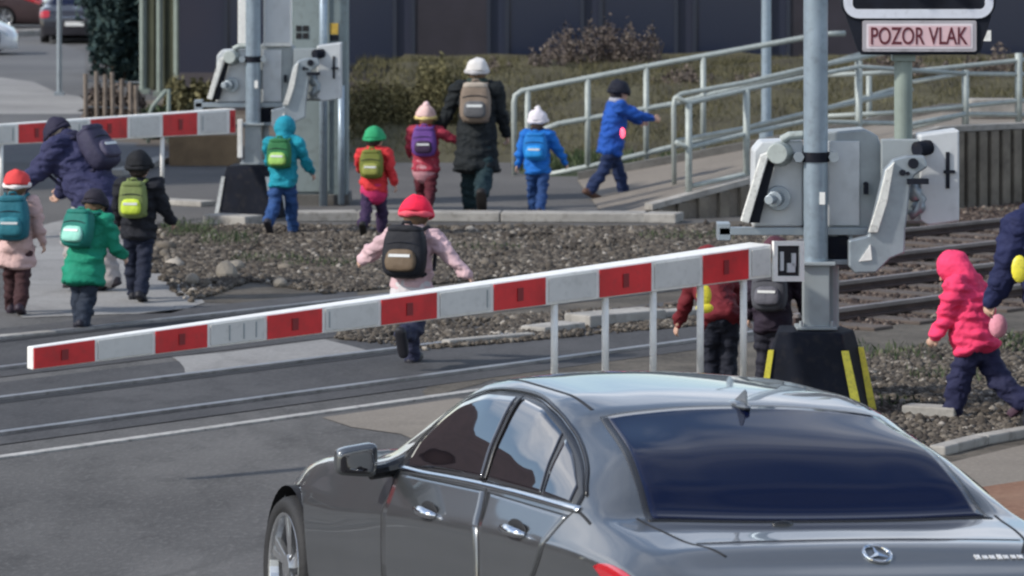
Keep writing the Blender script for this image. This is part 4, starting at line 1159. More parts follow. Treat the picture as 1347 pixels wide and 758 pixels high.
WHEELS = ((4.68, 1), (4.68, -1), (1.22, 1), (1.22, -1))
LG = -0.124
def ground_local(u, v): return LG - 0.04 * v + 0.013 * u
WR = 0.325

def build_saloon(name, label, group, paint, pose):
    t = thing(name, label, 'car', group=group)
    V, F = car_shell()
    bm = bmesh.new()
    vs = [bm.verts.new(v) for v in V]
    for f in F:
        try: bm.faces.new([vs[i] for i in f])
        except ValueError: pass
    bmesh.ops.recalc_face_normals(bm, faces=bm.faces)
    bvh = BVHTree.FromBMesh(bm)
    # wheel arches
    for (u, s) in WHEELS:
        cz = ground_local(u, s * 0.9) + WR + 0.01; RA = 0.365
        kill = [f for f in bm.faces if f.calc_center_median().y * s > 0.55 and len(f.verts) <= 4 and
                math.hypot(f.calc_center_median().x - u, f.calc_center_median().z - cz) < RA and f.calc_center_median().z < 0.62]
        bmesh.ops.delete(bm, geom=kill, context='FACES')
        for v in bm.verts:
            if v.is_boundary and v.co.y * s > 0.5:
                dx, dz = v.co.x - u, v.co.z - cz; d = math.hypot(dx, dz)
                if d < RA * 1.25 and d > 1e-4 and v.co.z > 0.05:
                    v.co.x, v.co.z = u + dx / d * RA, cz + dz / d * RA
    me = bpy.data.meshes.new('body_shell'); bm.to_mesh(me); bm.free()
    body = link_mesh('body_shell', me, paint, t, smooth=True)
    uw = MB()
    for (u, s) in WHEELS:
        cz = ground_local(u, s * 0.9) + WR + 0.01
        n = 24
        arc = [(u + 0.362 * math.cos(R(200 - 220 * k / n)), cz + 0.362 * math.sin(R(200 - 220 * k / n))) for k in range(n + 1)]
        vs2 = [(x, s * 0.975, z) for x, z in arc] + [(x, s * 0.60, z) for x, z in arc]
        uw.add(vs2, [(k, k + 1, n + 2 + k, n + 1 + k) for k in range(n)])
        uw.add([(x, s * 0.60, z) for x, z in arc], [tuple(range(n + 1))])
    uw.box((2.6, 0, 0.0), (4.9, 1.3, 0.06))
    uw.build('wheel_wells', M['dark_hole'], body)

    def ray_side(u, z, s=1):
        h = bvh.ray_cast(Vector((u, 3 * s, z)), Vector((0, -s, 0)))
        return (h[0], h[1]) if h[0] else (Vector((u, 0.9 * s, z)), Vector((0, s, 0)))
    def ray_top(u, v):
        h = bvh.ray_cast(Vector((u, v, 4)), Vector((0, 0, -1)))
        return (h[0], h[1]) if h[0] else (Vector((u, v, 1)), Vector((0, 0, 1)))
    def ray_back(v, z):
        h = bvh.ray_cast(Vector((-3, v, z)), Vector((1, 0, 0)))
        return (h[0], h[1]) if h[0] else (Vector((-.1, v, z)), Vector((-1, 0, 0)))
    def curve(pts, n):
        pts = np.array(pts, float)
        if 4 < len(pts) < 20:
            for _ in range(3): pts = np.vstack([pts[:1]] + [np.vstack([a * .75 + b_ * .25, a * .25 + b_ * .75]) for a, b_ in zip(pts[:-1], pts[1:])] + [pts[-1:]])
        d = np.r_[0, np.cumsum(np.hypot(*np.diff(pts, axis=0).T))]
        k = np.linspace(0, d[-1], n + 1)
        return np.stack([np.interp(k, d, pts[:, 0]), np.interp(k, d, pts[:, 1])], 1)
    def patch(nm, ca, cb, ray, material, parent, off, thick=0.004, n=40, m=14, s=1, smooth=True):
        ca, cb = curve(ca, n), curve(cb, n)
        V, F = [], []
        for i in range(n + 1):
            for j in range(m + 1):
                p = ca[i] + (cb[i] - ca[i]) * j / m
                h, nn = ray(p[0], p[1], s) if ray is ray_side else ray(p[0], p[1])
                V.append(h + nn * off)
        for i in range(n):
            for j in range(m):
                F.append((i * (m + 1) + j, i * (m + 1) + j + 1, (i + 1) * (m + 1) + j + 1, (i + 1) * (m + 1) + j))
        me = bpy.data.meshes.new(nm); me.from_pydata([tuple(v) for v in V], [], F)
        b = bmesh.new(); b.from_mesh(me); bmesh.ops.recalc_face_normals(b, faces=b.faces)
        c = sum((f.calc_center_median() for f in b.faces), Vector()) / len(b.faces)
        fc = b.faces[len(b.faces) // 2] if False else None
        b.faces.ensure_lookup_table(); f0 = b.faces[len(b.faces) // 2]
        ref = Vector((0, s, 0)) if ray is ray_side else (Vector((0, 0, 1)) if ray is ray_top else Vector((-1, 0, 0)))
        if f0.normal.dot(ref) < 0: bmesh.ops.reverse_faces(b, faces=b.faces)
        b.to_mesh(me); b.free()
        o = link_mesh(nm, me, material, parent, smooth)
        sol = o.modifiers.new('solid', 'SOLIDIFY'); sol.thickness = thick; sol.offset = -1
        return o
    def seam(nm, pts, ray, w, material, parent, off=0.0015, s=1, n=60):
        c = curve(pts, n)
        tn = np.gradient(c, axis=0); tn /= np.linalg.norm(tn, axis=1)[:, None] + 1e-9
        nn = np.stack([-tn[:, 1], tn[:, 0]], 1) * w / 2
        return patch(nm, c - nn, c + nn, ray, material, parent, off, 0.002, n=n, m=1, s=s)

    for s in (1, -1):
        # window outline measured in side view
        low = [(3.26, .850), (2.95, .868), (2.671, .886), (2.151, .914), (1.615, .934), (1.13, .948)]
        up = [(3.22, .885), (3.155, .965), (3.035, 1.075), (2.90, 1.150), (2.67, 1.212), (2.288, 1.236), (1.965, 1.218), (1.63, 1.150), (1.33, 1.055), (1.15, .965)]
        patch('window_surround', [(3.31, .842), (2.95, .855), (2.151, .900), (1.615, .920), (1.08, .934)],
              [(3.27, .895), (3.19, .985), (3.055, 1.097), (2.91, 1.172), (2.67, 1.232), (2.288, 1.256), (1.95, 1.238), (1.60, 1.168), (1.29, 1.070), (1.10, .975)], ray_side, M['trim_black'], body, 0.003, s=s, n=60)
        seam('chrome_strip', [(3.34, .838), (2.95, .851), (2.671, .869), (2.151, .897), (1.615, .917), (1.06, .931)], ray_side, 0.022, M['chrome'], body, 0.008, s=s)
        # chrome over the windows
        seam('chrome_strip', [(3.29, .90), (3.20, .99), (3.06, 1.104), (2.91, 1.180), (2.67, 1.241), (2.288, 1.265), (1.95, 1.247), (1.60, 1.177), (1.28, 1.078), (1.09, .98)], ray_side, 0.010, M['trim_black'], body, 0.006, s=s)
        def sub(curve_pts, a, b):
            c = np.array(curve_pts)[::-1]      # ascending u
            xs = np.linspace(a, b, 14); return list(zip(xs, np.interp(xs, c[:, 0], c[:, 1])))
        # doors proud of the dark gaps
        fd = seam('front_door_gap', [(3.30, .84), (3.25, .70), (3.20, .45), (3.16, .12)], ray_side, 0.011, M['gap'], body, 0.0008, s=s)
        seam('middle_door_gap', [(2.13, .90), (2.00, .80), (1.93, .72), (1.90, .50), (1.90, .12)], ray_side, 0.011, M['gap'], body, 0.0008, s=s)
        seam('rear_door_gap', [(1.09, .935), (1.14, .86), (1.20, .72), (1.33, .58), (1.52, .40), (1.60, .12)], ray_side, 0.011, M['gap'], body, 0.0008, s=s)
        seam('sill_line', [(4.2, .10), (3.2, .10), (1.65, .10)], ray_side, 0.012, M['gap'], body, 0.0016, s=s)
        seam('shoulder_gap', [(1.09, .930), (0.98, .912), (0.90, .898)], ray_side, 0.009, M['gap'], body, 0.0016, s=s)
        for dn, lo_a, hi_a, lo_b, hi_b, hu, hz in (('front_door', 2.05, 3.13, 1.96, 3.20, 2.62, .722), ('rear_door', 1.32, 1.84, 1.28, 1.84, 1.52, .785)):
            if dn[0] == 'f':
                ea, eb = [(3.145, .13), (3.185, .45), (3.235, .70), (3.285, .822)], [(1.912, .13), (1.912, .50), (1.942, .72), (2.012, .80), (2.12, .880)]
            else:
                ea, eb = [(1.888, .13), (1.888, .50), (1.918, .72), (1.988, .80), (2.085, .880)], [(1.612, .13), (1.534, .40), (1.345, .58), (1.215, .72), (1.155, .86), (1.12, .905)]
            d = patch(dn, ea, eb, ray_side, paint, t, 0.0014, 0.001, s=s, n=36, m=18)
            # handle: recess plus chrome grip
            hp, hn = ray_side(hu, hz + 0.012, s)
            b = MB(); b.sphere((0, 0, 0), 1, 18, sc=(0.115, 0.006, 0.042)); cup = b.build('handle_recess', M['gap'], d, smooth=True)
            cup.location = hp + hn * 0.002
            b = MB()
            pts = [(-.115, 0.008, 0), (-.08, .030, 0.004), (0, .040, 0.006), (.08, .030, 0.004), (.115, .008, 0)]
            b.tube([(x, s * y, z) for x, y, z in pts], [0.012, 0.019, 0.022, 0.019, 0.012], 10)
            hnd = b.build('door_handle', M['chrome'], d, smooth=True); hnd.location = hp + hn * 0.001 + Vector((0, 0, -0.006))
        # glass
        patch('front_window', sub(low, 2.215, 3.20), sub(up, 2.33, 3.16), ray_side, M['car_glass'], t, 0.007, s=s)
        patch('rear_window', sub(low, 1.50, 2.145), sub(up, 1.66, 2.245), ray_side, M['car_glass'], t, 0.007, s=s)
        patch('quarter_window', sub(low, 1.17, 1.47), [(1.20, 1.0), (1.34, 1.055), (1.46, 1.10), (1.60, 1.14)], ray_side, M['car_glass'], t, 0.007, s=s, n=16)
        seam('pillar_trim', [(2.18, .915), (2.23, 1.06), (2.29, 1.235)], ray_side, 0.045, M['trim_black'], body, 0.009, s=s)
        # mirror
        mc = Vector((3.31, s * 1.085, 0.870))
        def pillow(nm, dims, pw, material, parent, off=(0, 0, 0)):
            bb = bmesh.new(); bmesh.ops.create_cube(bb, size=2); bmesh.ops.subdivide_edges(bb, edges=bb.edges[:], cuts=9, use_grid_fill=True)
            me = bpy.data.meshes.new(nm)
            for v in bb.verts:
                q = v.co; L_ = (abs(q.x) ** pw + abs(q.y) ** pw + abs(q.z) ** pw) ** (1 / pw)
                x, y, z = q.x / L_, q.y / L_, q.z / L_
                oy = y * s                                  # +1 at the outer end
                k_ = (1.0 - .16 * oy) * (1 - .35 * max(0, x) ** 2)
                v.co = (x * dims[0] / 2 + .012 * oy * 0, y * dims[1] / 2 * (1 - .25 * max(0, x) ** 2), z * dims[2] / 2 * k_ + .006 * oy * -1)
            bb.to_mesh(me); bb.free()
            o = link_mesh(nm, me, material, parent, smooth=True); o.location = off
            return o
        mr = pillow('wing_mirror', (.115, .185, .135), 5.0, paint, t, mc); mr.rotation_euler = (0, 0, -s * R(4))
        pillow('mirror_glass', (.012, .150, .102), 6.0, M['car_glass'], mr, (-.0555, s * .002, 0))
        b = MB(); b.tube([(0.0, -s * .07, -.055), (.03, -s * .15, -.045), (.03, -s * .24, -.02)], [0.03, 0.032, 0.045], 10); b.build('mirror_stem', M['trim_black'], mr)
        # lamps
        patch('tail_lamp', [(.64, .775), (.54, .74), (.39, .69), (.24, .64), (.06, .58)], [(.60, .790), (.52, .800), (.39, .798), (.26, .770), (.08, .690)], ray_side, M['tail_red'], t, 0.006, s=s, n=20)
        patch('tail_lamp', [(s * .915, .58), (s * .80, .58), (s * .68, .60)], [(s * .915, .735), (s * .86, .775), (s * .80, .79), (s * .74, .785), (s * .68, .765)], ray_back, M['tail_red'], t, 0.006, n=20)
        patch('headlamp', [(5.24, .34), (5.10, .40), (4.93, .48)], [(5.20, .44), (5.10, .49), (4.86, .565)], ray_side, M['lamp_clear'], t, 0.006, s=s, n=16)
        seam('hood_gap', [(3.90, s * .80), (4.4, s * .74), (4.9, s * .70), (5.25, s * .58)], ray_top, 0.010, M['gap'], body, 0.0016)
        seam('trunk_gap', [(.81, s * .745), (.60, s * .72), (.45, s * .695), (.37, s * .66), (.27, s * .60)], ray_top, 0.011, M['gap'], body, 0.0016)
        seam('roof_groove', [(1.70, s * .605), (2.0, s * .60), (2.6, s * .60), (2.95, s * .60)], ray_top, 0.014, M['gap'], body, 0.001)
    # windscreen, rear window
    patch('rear_screen_surround', [(.765, v) for v in np.linspace(-.715, .715, 9)], [(1.615 + .02 * (1 - (v / .6) ** 2), v) for v in np.linspace(-.605, .605, 9)], ray_top, M['trim_black'], body, 0.003, n=50, m=30)
    patch('rear_screen', [(.79 + .0 * v, v) for v in np.linspace(-.688, .688, 9)], [(1.592 + .02 * (1 - (v / .58) ** 2), v) for v in np.linspace(-.580, .580, 9)], ray_top, M['rear_glass'], t, 0.007, n=50, m=30)
    patch('windscreen', [(3.08 - .03 * (v / .6) ** 2, v) for v in np.linspace(-.60, .60, 9)], [(3.82 - .28 * (v / .75) ** 2, v) for v in np.linspace(-.74, .74, 9)], ray_top, M['car_glass'], t, 0.006, n=50, m=24)
    seam('trunk_lip_line', [(.415, v) for v in np.linspace(-.66, .66, 15)], ray_top, 0.009, M['gap'], body, 0.0016)
    seam('chrome_strip', [(v, .60) for v in np.linspace(-.5, .5, 15)], ray_back, 0.02, M['chrome'], body, 0.004)
    # roof fin, third brake light nib, plate, exhausts
    h, n_ = ray_top(1.64, 0)
    b = MB(); b.prism([(-.085, -.004, 0), (.09, -.004, 0), (.02, -.004, .030), (-.06, -.004, .070), (-.075, -.004, .062)], (0, .008, 0)); b.sphere((0, 0, 0.0), 1, 16, sc=(.105, .032, .022))
    fin = b.build('roof_antenna', paint, t, bevel=0.003); fin.location = h
    h, n_ = ray_top(.69, .20)
    b = MB(); b.sphere((0, 0, 0), 1, 12, sc=(.015, .045, .018)); nb = b.build('washer_nozzle', M['trim_black'], t, smooth=True); nb.location = h
    b = MB(); b.box((-.03, 0, .42), (.01, .52, .115)); b.build('number_plate', M['white_paint'], t, bevel=0.003)
    # emblem: ring with three spokes
    h, n_ = ray_back(-.0, .862)
    b = MB()
    rr = 0.052
    b.tube([(0, rr * math.cos(2 * math.pi * k / 36), rr * math.sin(2 * math.pi * k / 36)) for k in range(37)], 0.006, 8, caps=False)
    for k in range(3):
        a = R(90 + 120 * k); c = Vector((0, rr * math.cos(a), rr * math.sin(a))); s1 = Vector((0, -math.sin(a), math.cos(a))) * 0.010
        b.add([s1, -s1, c, Vector((-0.008, 0, 0)), Vector((0.004, 0, 0))], [(0, 3, 2), (3, 1, 2), (1, 4, 2), (4, 0, 2)])
    em = b.build('emblem', M['chrome'], t, smooth=False)
    em.location = h + Vector((-0.012, 0, 0.0)); em.rotation_euler = (0, math.atan2(n_.z, -n_.x), 0)
    # small chrome lettering block on the right of the lid
    b = MB()
    x = 0.0
    for k, (w, hh) in enumerate(((.020, 1), (.018, .75), (.02, .75), (.016, 1), (.02, .75), (.018, .75), (.022, .75), (.006, 0), (.018, 1), (.02, 1), (.018, 1))):
        if hh:
            b.box((0, -x, .0), (.003, w * .62, .006)); b.box((0, -x - w * .30, .004 * hh), (.003, .004, .019 * hh)); b.box((0, -x + w * .22, .004 * hh), (.003, .004, .019 * hh)); b.box((0, -x, .009 * hh), (.003, w * .55, .004))
        x += w + 0.003
    h, n_ = ray_back(-.40, .845)
    lt = b.build('badge_lettering', M['letter_white'], t); lt.scale = (1, 1.35, 1.5); lt.location = h + Vector((-0.006, 0, 0)); lt.rotation_euler = (0, math.atan2(n_.z, -n_.x), 0)
    # wheels
    for (u, s) in WHEELS:
        cz = ground_local(u, s * 0.9) + WR
        w = empty('wheel', (u, s * 0.885, cz)); w.parent = t
        n = 48; prof = [(.245, -.10), (.30, -.112), (.318, -.09), (.325, -.06), (.325, .06), (.318, .09), (.30, .112), (.245, .10)]
        b = MB(); vs2, fs2 = [], []
        for i in range(n):
            a = 2 * math.pi * i / n
            vs2 += [(r * math.cos(a), y, r * math.sin(a)) for r, y in prof]
        m = len(prof)
        for i in range(n):
            for j in range(m):
                fs2.append((i * m + j, i * m + (j + 1) % m, ((i + 1) % n) * m + (j + 1) % m, ((i + 1) % n) * m + j))
        b.add(vs2, fs2); b.build('tyre', M['rubber'], w, smooth=True)
        b = MB()
        vs2, fs2 = [], []
        prof = [(.248, .085), (.248, .105), (.232, .100), (.222, .06), (.222, -.09), (.232, -.09)]
        m = len(prof)
        for i in range(n):
            a = 2 * math.pi * i / n
            vs2 += [(r * math.cos(a), s * y, r * math.sin(a)) for r, y in prof]
        for i in range(n):
            for j in range(m):
                fs2.append((i * m + j, i * m + (j + 1) % m, ((i + 1) % n) * m + (j + 1) % m, ((i + 1) % n) * m + j))
        b.add(vs2, fs2)
        for k in range(5):
            for dd in (-0.13, 0.13):
                a = 2 * math.pi * k / 5 + 0.3 + dd
                ca, sa = math.cos(a), math.sin(a)
                pr_ = Vector((-sa, 0, ca)) * 0.015
                p0, p1 = Vector((ca * .045, s * .075, sa * .045)), Vector((ca * .230, s * .088, sa * .230))
                b.prism([p0 - pr_, p0 + pr_, p1 + pr_ * 1.3, p1 - pr_ * 1.3], (0, -s * .03, 0))
        b.cyl((0, s * .045, 0), (0, s * .092, 0), .055, 20)
        b.build('rim', M['alloy'], w, bevel=0.003)
        b = MB(); b.cyl((0, -s * .02, 0), (0, s * .02, 0), .19, 32); b.build('brake_disc', M['brake'], w)
    loc, rz, tilt, pitch, sc = pose
    t.location = loc; t.rotation_euler = (tilt, pitch, rz); t.scale = (sc, sc, sc)
    return t

KC = 0.96
cl = Vector((1.41, 15.218, -0.011)); C0 = Vector((0, 0, CAM_H))
car = build_saloon('saloon_car', 'shiny grey metallic saloon car waiting in front of the lowered barrier', 'cars', M['car_grey'],
                   (C0 + (cl - C0) * KC, R(90) + 0.336, 0.04, 0.013, KC))
def other_car(label, px, py, heading, paint):
    c = copy_tree(car)
    c['label'] = label
    p = G(px, py)
    c.location = (p.x, p.y, 0.124 * 0.86); c.rotation_euler = (0, 0, heading); c.scale = (0.86,) * 3
    def repaint(o):
        if o.type == 'MESH':
            for sl in o.material_slots:
                if sl.material == M['car_grey']:
                    sl.link = 'OBJECT'; sl.material = paint
        for ch in kids_of(o): repaint(ch)
    repaint(c)
    return c
other_car('dark car seen from behind at the far end of the side street', 98, 58, R(92), M['car_dark'])
other_car('dark brown car parked sideways behind the far kerb at the upper left', 62, 36, R(180), M['car_maroon'])
other_car('white car whose nose enters at the upper left edge', -262, 72, R(4), M['car_white'])
# street pole at the upper left
b = MB(); q = G(78, 126); b.cyl((0, 0, 0), (0, 0, 3.4), 0.042, 14); b.box((0, 0, .03), (.16, .16, .06)); b.box((0, -.02, 3.2), (.5, .02, .4))
o = b.build('sign_post', M['galv'], bevel=0.0); o.location = q
tag(o, 'grey steel sign post standing in front of the dark car at the upper left', 'post')
# ------------------------------------------------------------------ people
M['skin'] = mat('skin', (0.50, 0.31, 0.23), 0.55, var=0.06, vscale=10)
def cloth(name, c, var=0.18, rough=0.8, bump=0.35, c2=None):
    return mat(name, c, rough, spec=0.25, var=var, vscale=6, bump=bump, bscale=22)

M['reflective'] = mat('reflective_tape', (.62, .63, .62), .35)

class Sk:
    """closed tapered solids that are fused into one skin with a voxel remesh"""
    def __init__(self): self.b = MB()
    def limb(self, pts, rs, flat=1.0, side=None, n=14, cap0=1.0):
        """tapered limb with round ends; flat squashes it across 'side'"""
        pts = [Vector(p) for p in pts]
        P, Rr = [], []
        d0 = (pts[0] - pts[1]).normalized(); d1 = (pts[-1] - pts[-2]).normalized()
        for a in (0.95, 0.7, 0.35):
            P.append(pts[0] + d0 * rs[0] * a * cap0); Rr.append(rs[0] * math.sqrt(1 - a * a))
        for i, p in enumerate(pts):
            P.append(p); Rr.append(rs[i])
        for a in (0.35, 0.7, 0.95):
            P.append(pts[-1] + d1 * rs[-1] * a); Rr.append(rs[-1] * math.sqrt(1 - a * a))
        vs, fs, prev = [], [], None
        for i, p in enumerate(P):
            a, b_ = P[max(i - 1, 0)], P[min(i + 1, len(P) - 1)]
            d = (b_ - a).normalized()
            s = Vector(side) if side is not None else (prev if prev is not None else basis_from(d)[1])
            s = (s - s.dot(d) * d)
            s = s.normalized() if s.length > 1e-5 else basis_from(d)[1]
            u = s.cross(d).normalized(); prev = s
            for k in range(n):
                t = 2 * math.pi * k / n
                vs.append(p + s * math.cos(t) * Rr[i] + u * math.sin(t) * Rr[i] * flat)
        for i in range(len(P) - 1):
            for k in range(n):
                a, b_ = i * n + k, i * n + (k + 1) % n
                fs.append((a, b_, b_ + n, a + n))
        fs.append(tuple(range(n - 1, -1, -1))); fs.append(tuple((len(P) - 1) * n + k for k in range(n)))
        self.b.add(vs, fs)
    def ball(self, c, r, M3=None, sc=(1, 1, 1), n=16):
        t = MB(); t.sphere((0, 0, 0), r, n, sc=sc)
        vs = [Vector(v) for v in t.v]
        if M3 is not None: vs = [M3 @ v for v in vs]
        self.b.add([v + Vector(c) for v in vs], t.f)
    def build(self, name, material, parent, voxel=0.010, smooth_it=4, wrinkle=0.0, wscale=14.0, seed=0, quilt=0.0):
        me = self.b.mesh(name + '_src')
        o = bpy.data.objects.new(name + '_src', me); COL.objects.link(o)
        r = o.modifiers.new('r', 'REMESH'); r.mode = 'VOXEL'; r.voxel_size = voxel; r.use_smooth_shade = True
        if smooth_it:
            s = o.modifiers.new('s', 'SMOOTH'); s.iterations = smooth_it; s.factor = 0.5
        dg = bpy.context.evaluated_depsgraph_get()
        m2 = bpy.data.meshes.new_from_object(o.evaluated_get(dg))
        bpy.data.objects.remove(o); bpy.data.meshes.remove(me)
        m2.name = name
        if wrinkle:
            n_ = len(m2.vertices); co = np.empty(n_ * 3); m2.vertices.foreach_get('co', co); no = np.array([v.normal[:] for v in m2.vertices])
            co = co.reshape(-1, 3)
            for i in range(n_):
                p = co[i]
                w = noise.noise(Vector((p[0] * wscale * 0.8 + seed, p[1] * wscale * 0.8, p[2] * wscale * 1.6)))
                fold = noise.noise(Vector((p[0] * 7 + seed, p[1] * 7, p[2] * 34 + 6 * w)))
                q_ = (abs(math.sin(math.pi * p[2] / 0.058 + .4 * w)) - .5) * quilt
                co[i] += no[i] * (w * wrinkle + fold * wrinkle * .45 + q_)
            m2.vertices.foreach_set('co', co.reshape(-1))
        return link_mesh(name, m2, material, parent, smooth=True)

def rotv(v, axis, ang): return Matrix.Rotation(ang, 3, Vector(axis)) @ Vector(v)

def person(loc, h, face, label, cat='child', head_k=0.175, lean=0.0, side_lean=0.0, legs=((10, 5), (-10, 15)), arms=((10, 12, 20), (-10, 12, 20)),
           head_turn=0.0, head_nod=0.0, jacket=(0.1, 0.1, 0.1), trousers=(0.02, 0.025, 0.05), boots=(0.03, 0.025, 0.025), hat=None, hat_style='beanie', pompom=None,
           brim=None, hair=None, hair_style='none', bag=None, hood=None, scarf=None, coat_len=0.0, girth=1.0, group=None, mitten=None, seed=1,
           cuffs=None, quilt=0.0, jacket2=None, ankle=None, stance=1.0):
    """face: direction the person faces, degrees anticlockwise from +X (90 = away from the camera).
    legs: per side (left, right) (hip swing forward, knee bend) in degrees; arms: (swing forward, out, elbow bend)"""
    if hair is None and not (hood and hood[1]): hair, hair_style = (.12, .075, .045), 'short'
    H = h; t = thing('person', label, cat, (loc[0], loc[1], 0), group=group)
    fa = R(face)
    Fw = Vector((math.cos(fa), math.sin(fa), 0)); Lf = Vector((-math.sin(fa), math.cos(fa), 0)); Up = Vector((0, 0, 1))
    hk = head_k * H                     # head height
    legL = (0.50 if cat != 'child' else 0.455) * H
    th, sh_, ft = legL * 0.49, legL * 0.43, legL * 0.08
    torso = H - legL - hk * 1.02
    pel = Vector((0, 0, 0))
    hw = 0.054 * H * stance
    hips, knees, ankles, toes = [], [], [], []
    for i, s in enumerate((1, -1)):
        sw, kb = R(legs[i][0]), R(legs[i][1])
        hp = pel + Lf * s * hw
        d1 = -Up * math.cos(sw) + Fw * math.sin(sw)
        kn = hp + d1 * th
        d2 = -Up * math.cos(sw - kb) + Fw * math.sin(sw - kb)
        an = kn + d2 * sh_
        hips.append(hp); knees.append(kn); ankles.append(an)
        pit = (sw - kb) * 0.75
        toes.append((Fw * math.cos(pit) + Up * math.sin(min(pit, 0.5)) ).normalized())
    low = min(a.z - ft * (1.0) - (max(0.0, -tt.z) * 0.09 * H) for a, tt in zip(ankles, toes))
    up = Vector((0, 0, -low))
    hips = [p + up for p in hips]; knees = [p + up for p in knees]; ankles = [p + up for p in ankles]; pel = pel + up
    le, sl = R(lean), R(side_lean)
    Tu = (Up * math.cos(le) + Fw * math.sin(le)); Tu = (Tu * math.cos(sl) + Lf * math.sin(sl)).normalized()
    Tf = (Fw - Fw.dot(Tu) * Tu).normalized(); Tl = Tu.cross(Tf).normalized()
    if Tl.dot(Lf) < 0: Tl = -Tl
    chest = pel + Tu * torso * 0.66; neck = pel + Tu * torso * 0.98
    shw = (0.115 if cat != 'child' else 0.118) * H
    shs = [pel + Tu * torso * 0.86 + Tl * s * shw for s in (1, -1)]
    # head frame
    hn, ht = R(head_nod) + le * 0.35, R(head_turn)
    Hu = (Up * math.cos(hn) + Fw * math.sin(hn)).normalized(); Hf = (Fw * math.cos(hn) - Up * math.sin(hn)).normalized()
    Hf = Matrix.Rotation(ht, 3, Hu) @ Hf; Hl = Hu.cross(Hf).normalized()
    HM = Matrix((Hl, Hf, Hu)).transposed()        # local x = left, y = forward, z = up
    hc = neck + Hu * hk * 0.50 + Hf * hk * 0.04
    hr = hk / 2
    # arms
    ua, fo, hd = 0.155 * H, 0.135 * H, 0.095 * H
    elb, wr, hdir = [], [], []
    for i, s in enumerate((1, -1)):
        sw, ab, eb = [R(a) for a in arms[i]]
        d = -Up * math.cos(sw) + Fw * math.sin(sw)
        d = (d * math.cos(ab) + Lf * s * math.sin(ab)).normalized()
        e = shs[i] + d * ua
        ax = (Lf * 1.0).normalized()
        d2 = (d * math.cos(eb) + (Fw - Fw.dot(d) * d).normalized() * math.sin(eb)) if abs(d.dot(Fw)) < 0.97 else (d * math.cos(eb) + Up * math.sin(eb))
        d2.normalize()
        w = e + d2 * fo
        elb.append(e); wr.append(w); hdir.append(d2)
    k = H * girth
    # --- body: one continuous skin
    b = Sk()
    b.limb([pel, pel + Tu * torso * .35, chest, pel + Tu * torso * 0.84], [.064 * k, .066 * k, .084 * k, .066 * k], flat=0.68, side=Tl)
    b.limb([pel + Tu * torso * 0.85, neck, hc - Hu * hr * .5], [.040 * k, .032 * k, .032 * H], n=12)
    for i in (0, 1):
        s = (1, -1)[i]
        b.limb([hips[i], knees[i]], [.042 * k, .034 * k]); b.limb([knees[i], knees[i].lerp(ankles[i], .35), ankles[i]], [.033 * k, .034 * k, .022 * k])
        b.limb([ankles[i] - Up * ft * .4, ankles[i] - Up * ft * .55 + toes[i] * 0.085 * H], [.024 * H, .018 * H], flat=0.8, side=Lf)
        b.limb([pel + Tu * torso * .84, shs[i]], [.045 * k, .038 * k]); b.limb([shs[i], elb[i]], [.036 * k, .027 * k]); b.limb([elb[i], wr[i]], [.027 * k, .018 * k])
        # hand: palm, four unequal bent fingers, thumb from the side of the palm
        d = hdir[i]; pn = (Tl * s - (Tl * s).dot(d) * d).normalized(); ac = d.cross(pn).normalized()
        palm = wr[i] + d * hd * .28
        b.limb([wr[i], palm, wr[i] + d * hd * .48], [.014 * H, .022 * H, .022 * H], flat=0.5, side=ac)
        for q, ln in enumerate((.40, .46, .43, .33)):
            f0 = wr[i] + d * hd * .46 + ac * (q - 1.5) * .0125 * H
            f1 = f0 + (d * .85 - pn * .35).normalized() * hd * ln * .55
            f2 = f1 + (d * .35 - pn * .9).normalized() * hd * ln * .50
            b.limb([f0, f1, f2], [.0066 * H, .0062 * H, .0052 * H], n=8)
        t0 = wr[i] + d * hd * .15 + ac * -.018 * H; t1 = t0 + (d * .7 - ac * .8).normalized() * hd * .25; t2 = t1 + (d * .9 - pn * .3).normalized() * hd * .2
        b.limb([t0, t1, t2], [.008 * H, .007 * H, .006 * H], n=8)
    b.ball(hc, 1, HM, sc=(hr * .80, hr * .94, hr))
    b.ball(hc + Hf * hr * .34 - Hu * hr * .42, 1, HM, sc=(hr * .56, hr * .56, hr * .52))             # jaw
    b.limb([hc + Hf * hr * .93 + Hu * hr * .12, hc + Hf * hr * 1.08 - Hu * hr * .12], [hr * .07, hr * .13], n=8)    # nose
    for s in (1, -1):
        b.ball(hc + Hl * s * hr * .80 - Hu * hr * .02, 1, HM, sc=(hr * .10, hr * .17, hr * .24), n=10)  # ears
    b.limb([hc + Hf * hr * .84 - Hu * hr * .42 - Hl * hr * .2, hc + Hf * hr * .84 - Hu * hr * .42 + Hl * hr * .2], [hr * .07, hr * .07], n=8)  # lips
    body = b.build('body', M['skin'], t, voxel=0.0068 if cat == 'child' else 0.0085, smooth_it=1)
    for s in (1, -1):
        e = MB(); e.sphere((0, 0, 0), hr * .10, 10); eo = e.build('eye', M['eye'], body, smooth=True); eo.location = hc + Hf * hr * .86 + Hl * s * hr * .30 + Hu * hr * .08
    # --- trousers
    b = Sk()
    b.limb([pel - Up * .01 * H, pel + Tu * torso * .25], [.086 * k, .086 * k], flat=.78, side=Tl)
    for i in (0, 1):
        b.limb([hips[i] + Up * .01, hips[i].lerp(knees[i], .5), knees[i]], [.060 * k, .058 * k, .052 * k])
        b.limb([knees[i], knees[i].lerp(ankles[i], .5), ankles[i] - (ankles[i] - knees[i]).normalized() * .005], [.053 * k, .052 * k, .046 * k])
    b.build('trousers', cloth('trousers_cloth', trousers), t, voxel=.010, smooth_it=3, wrinkle=.020, wscale=13, seed=seed)
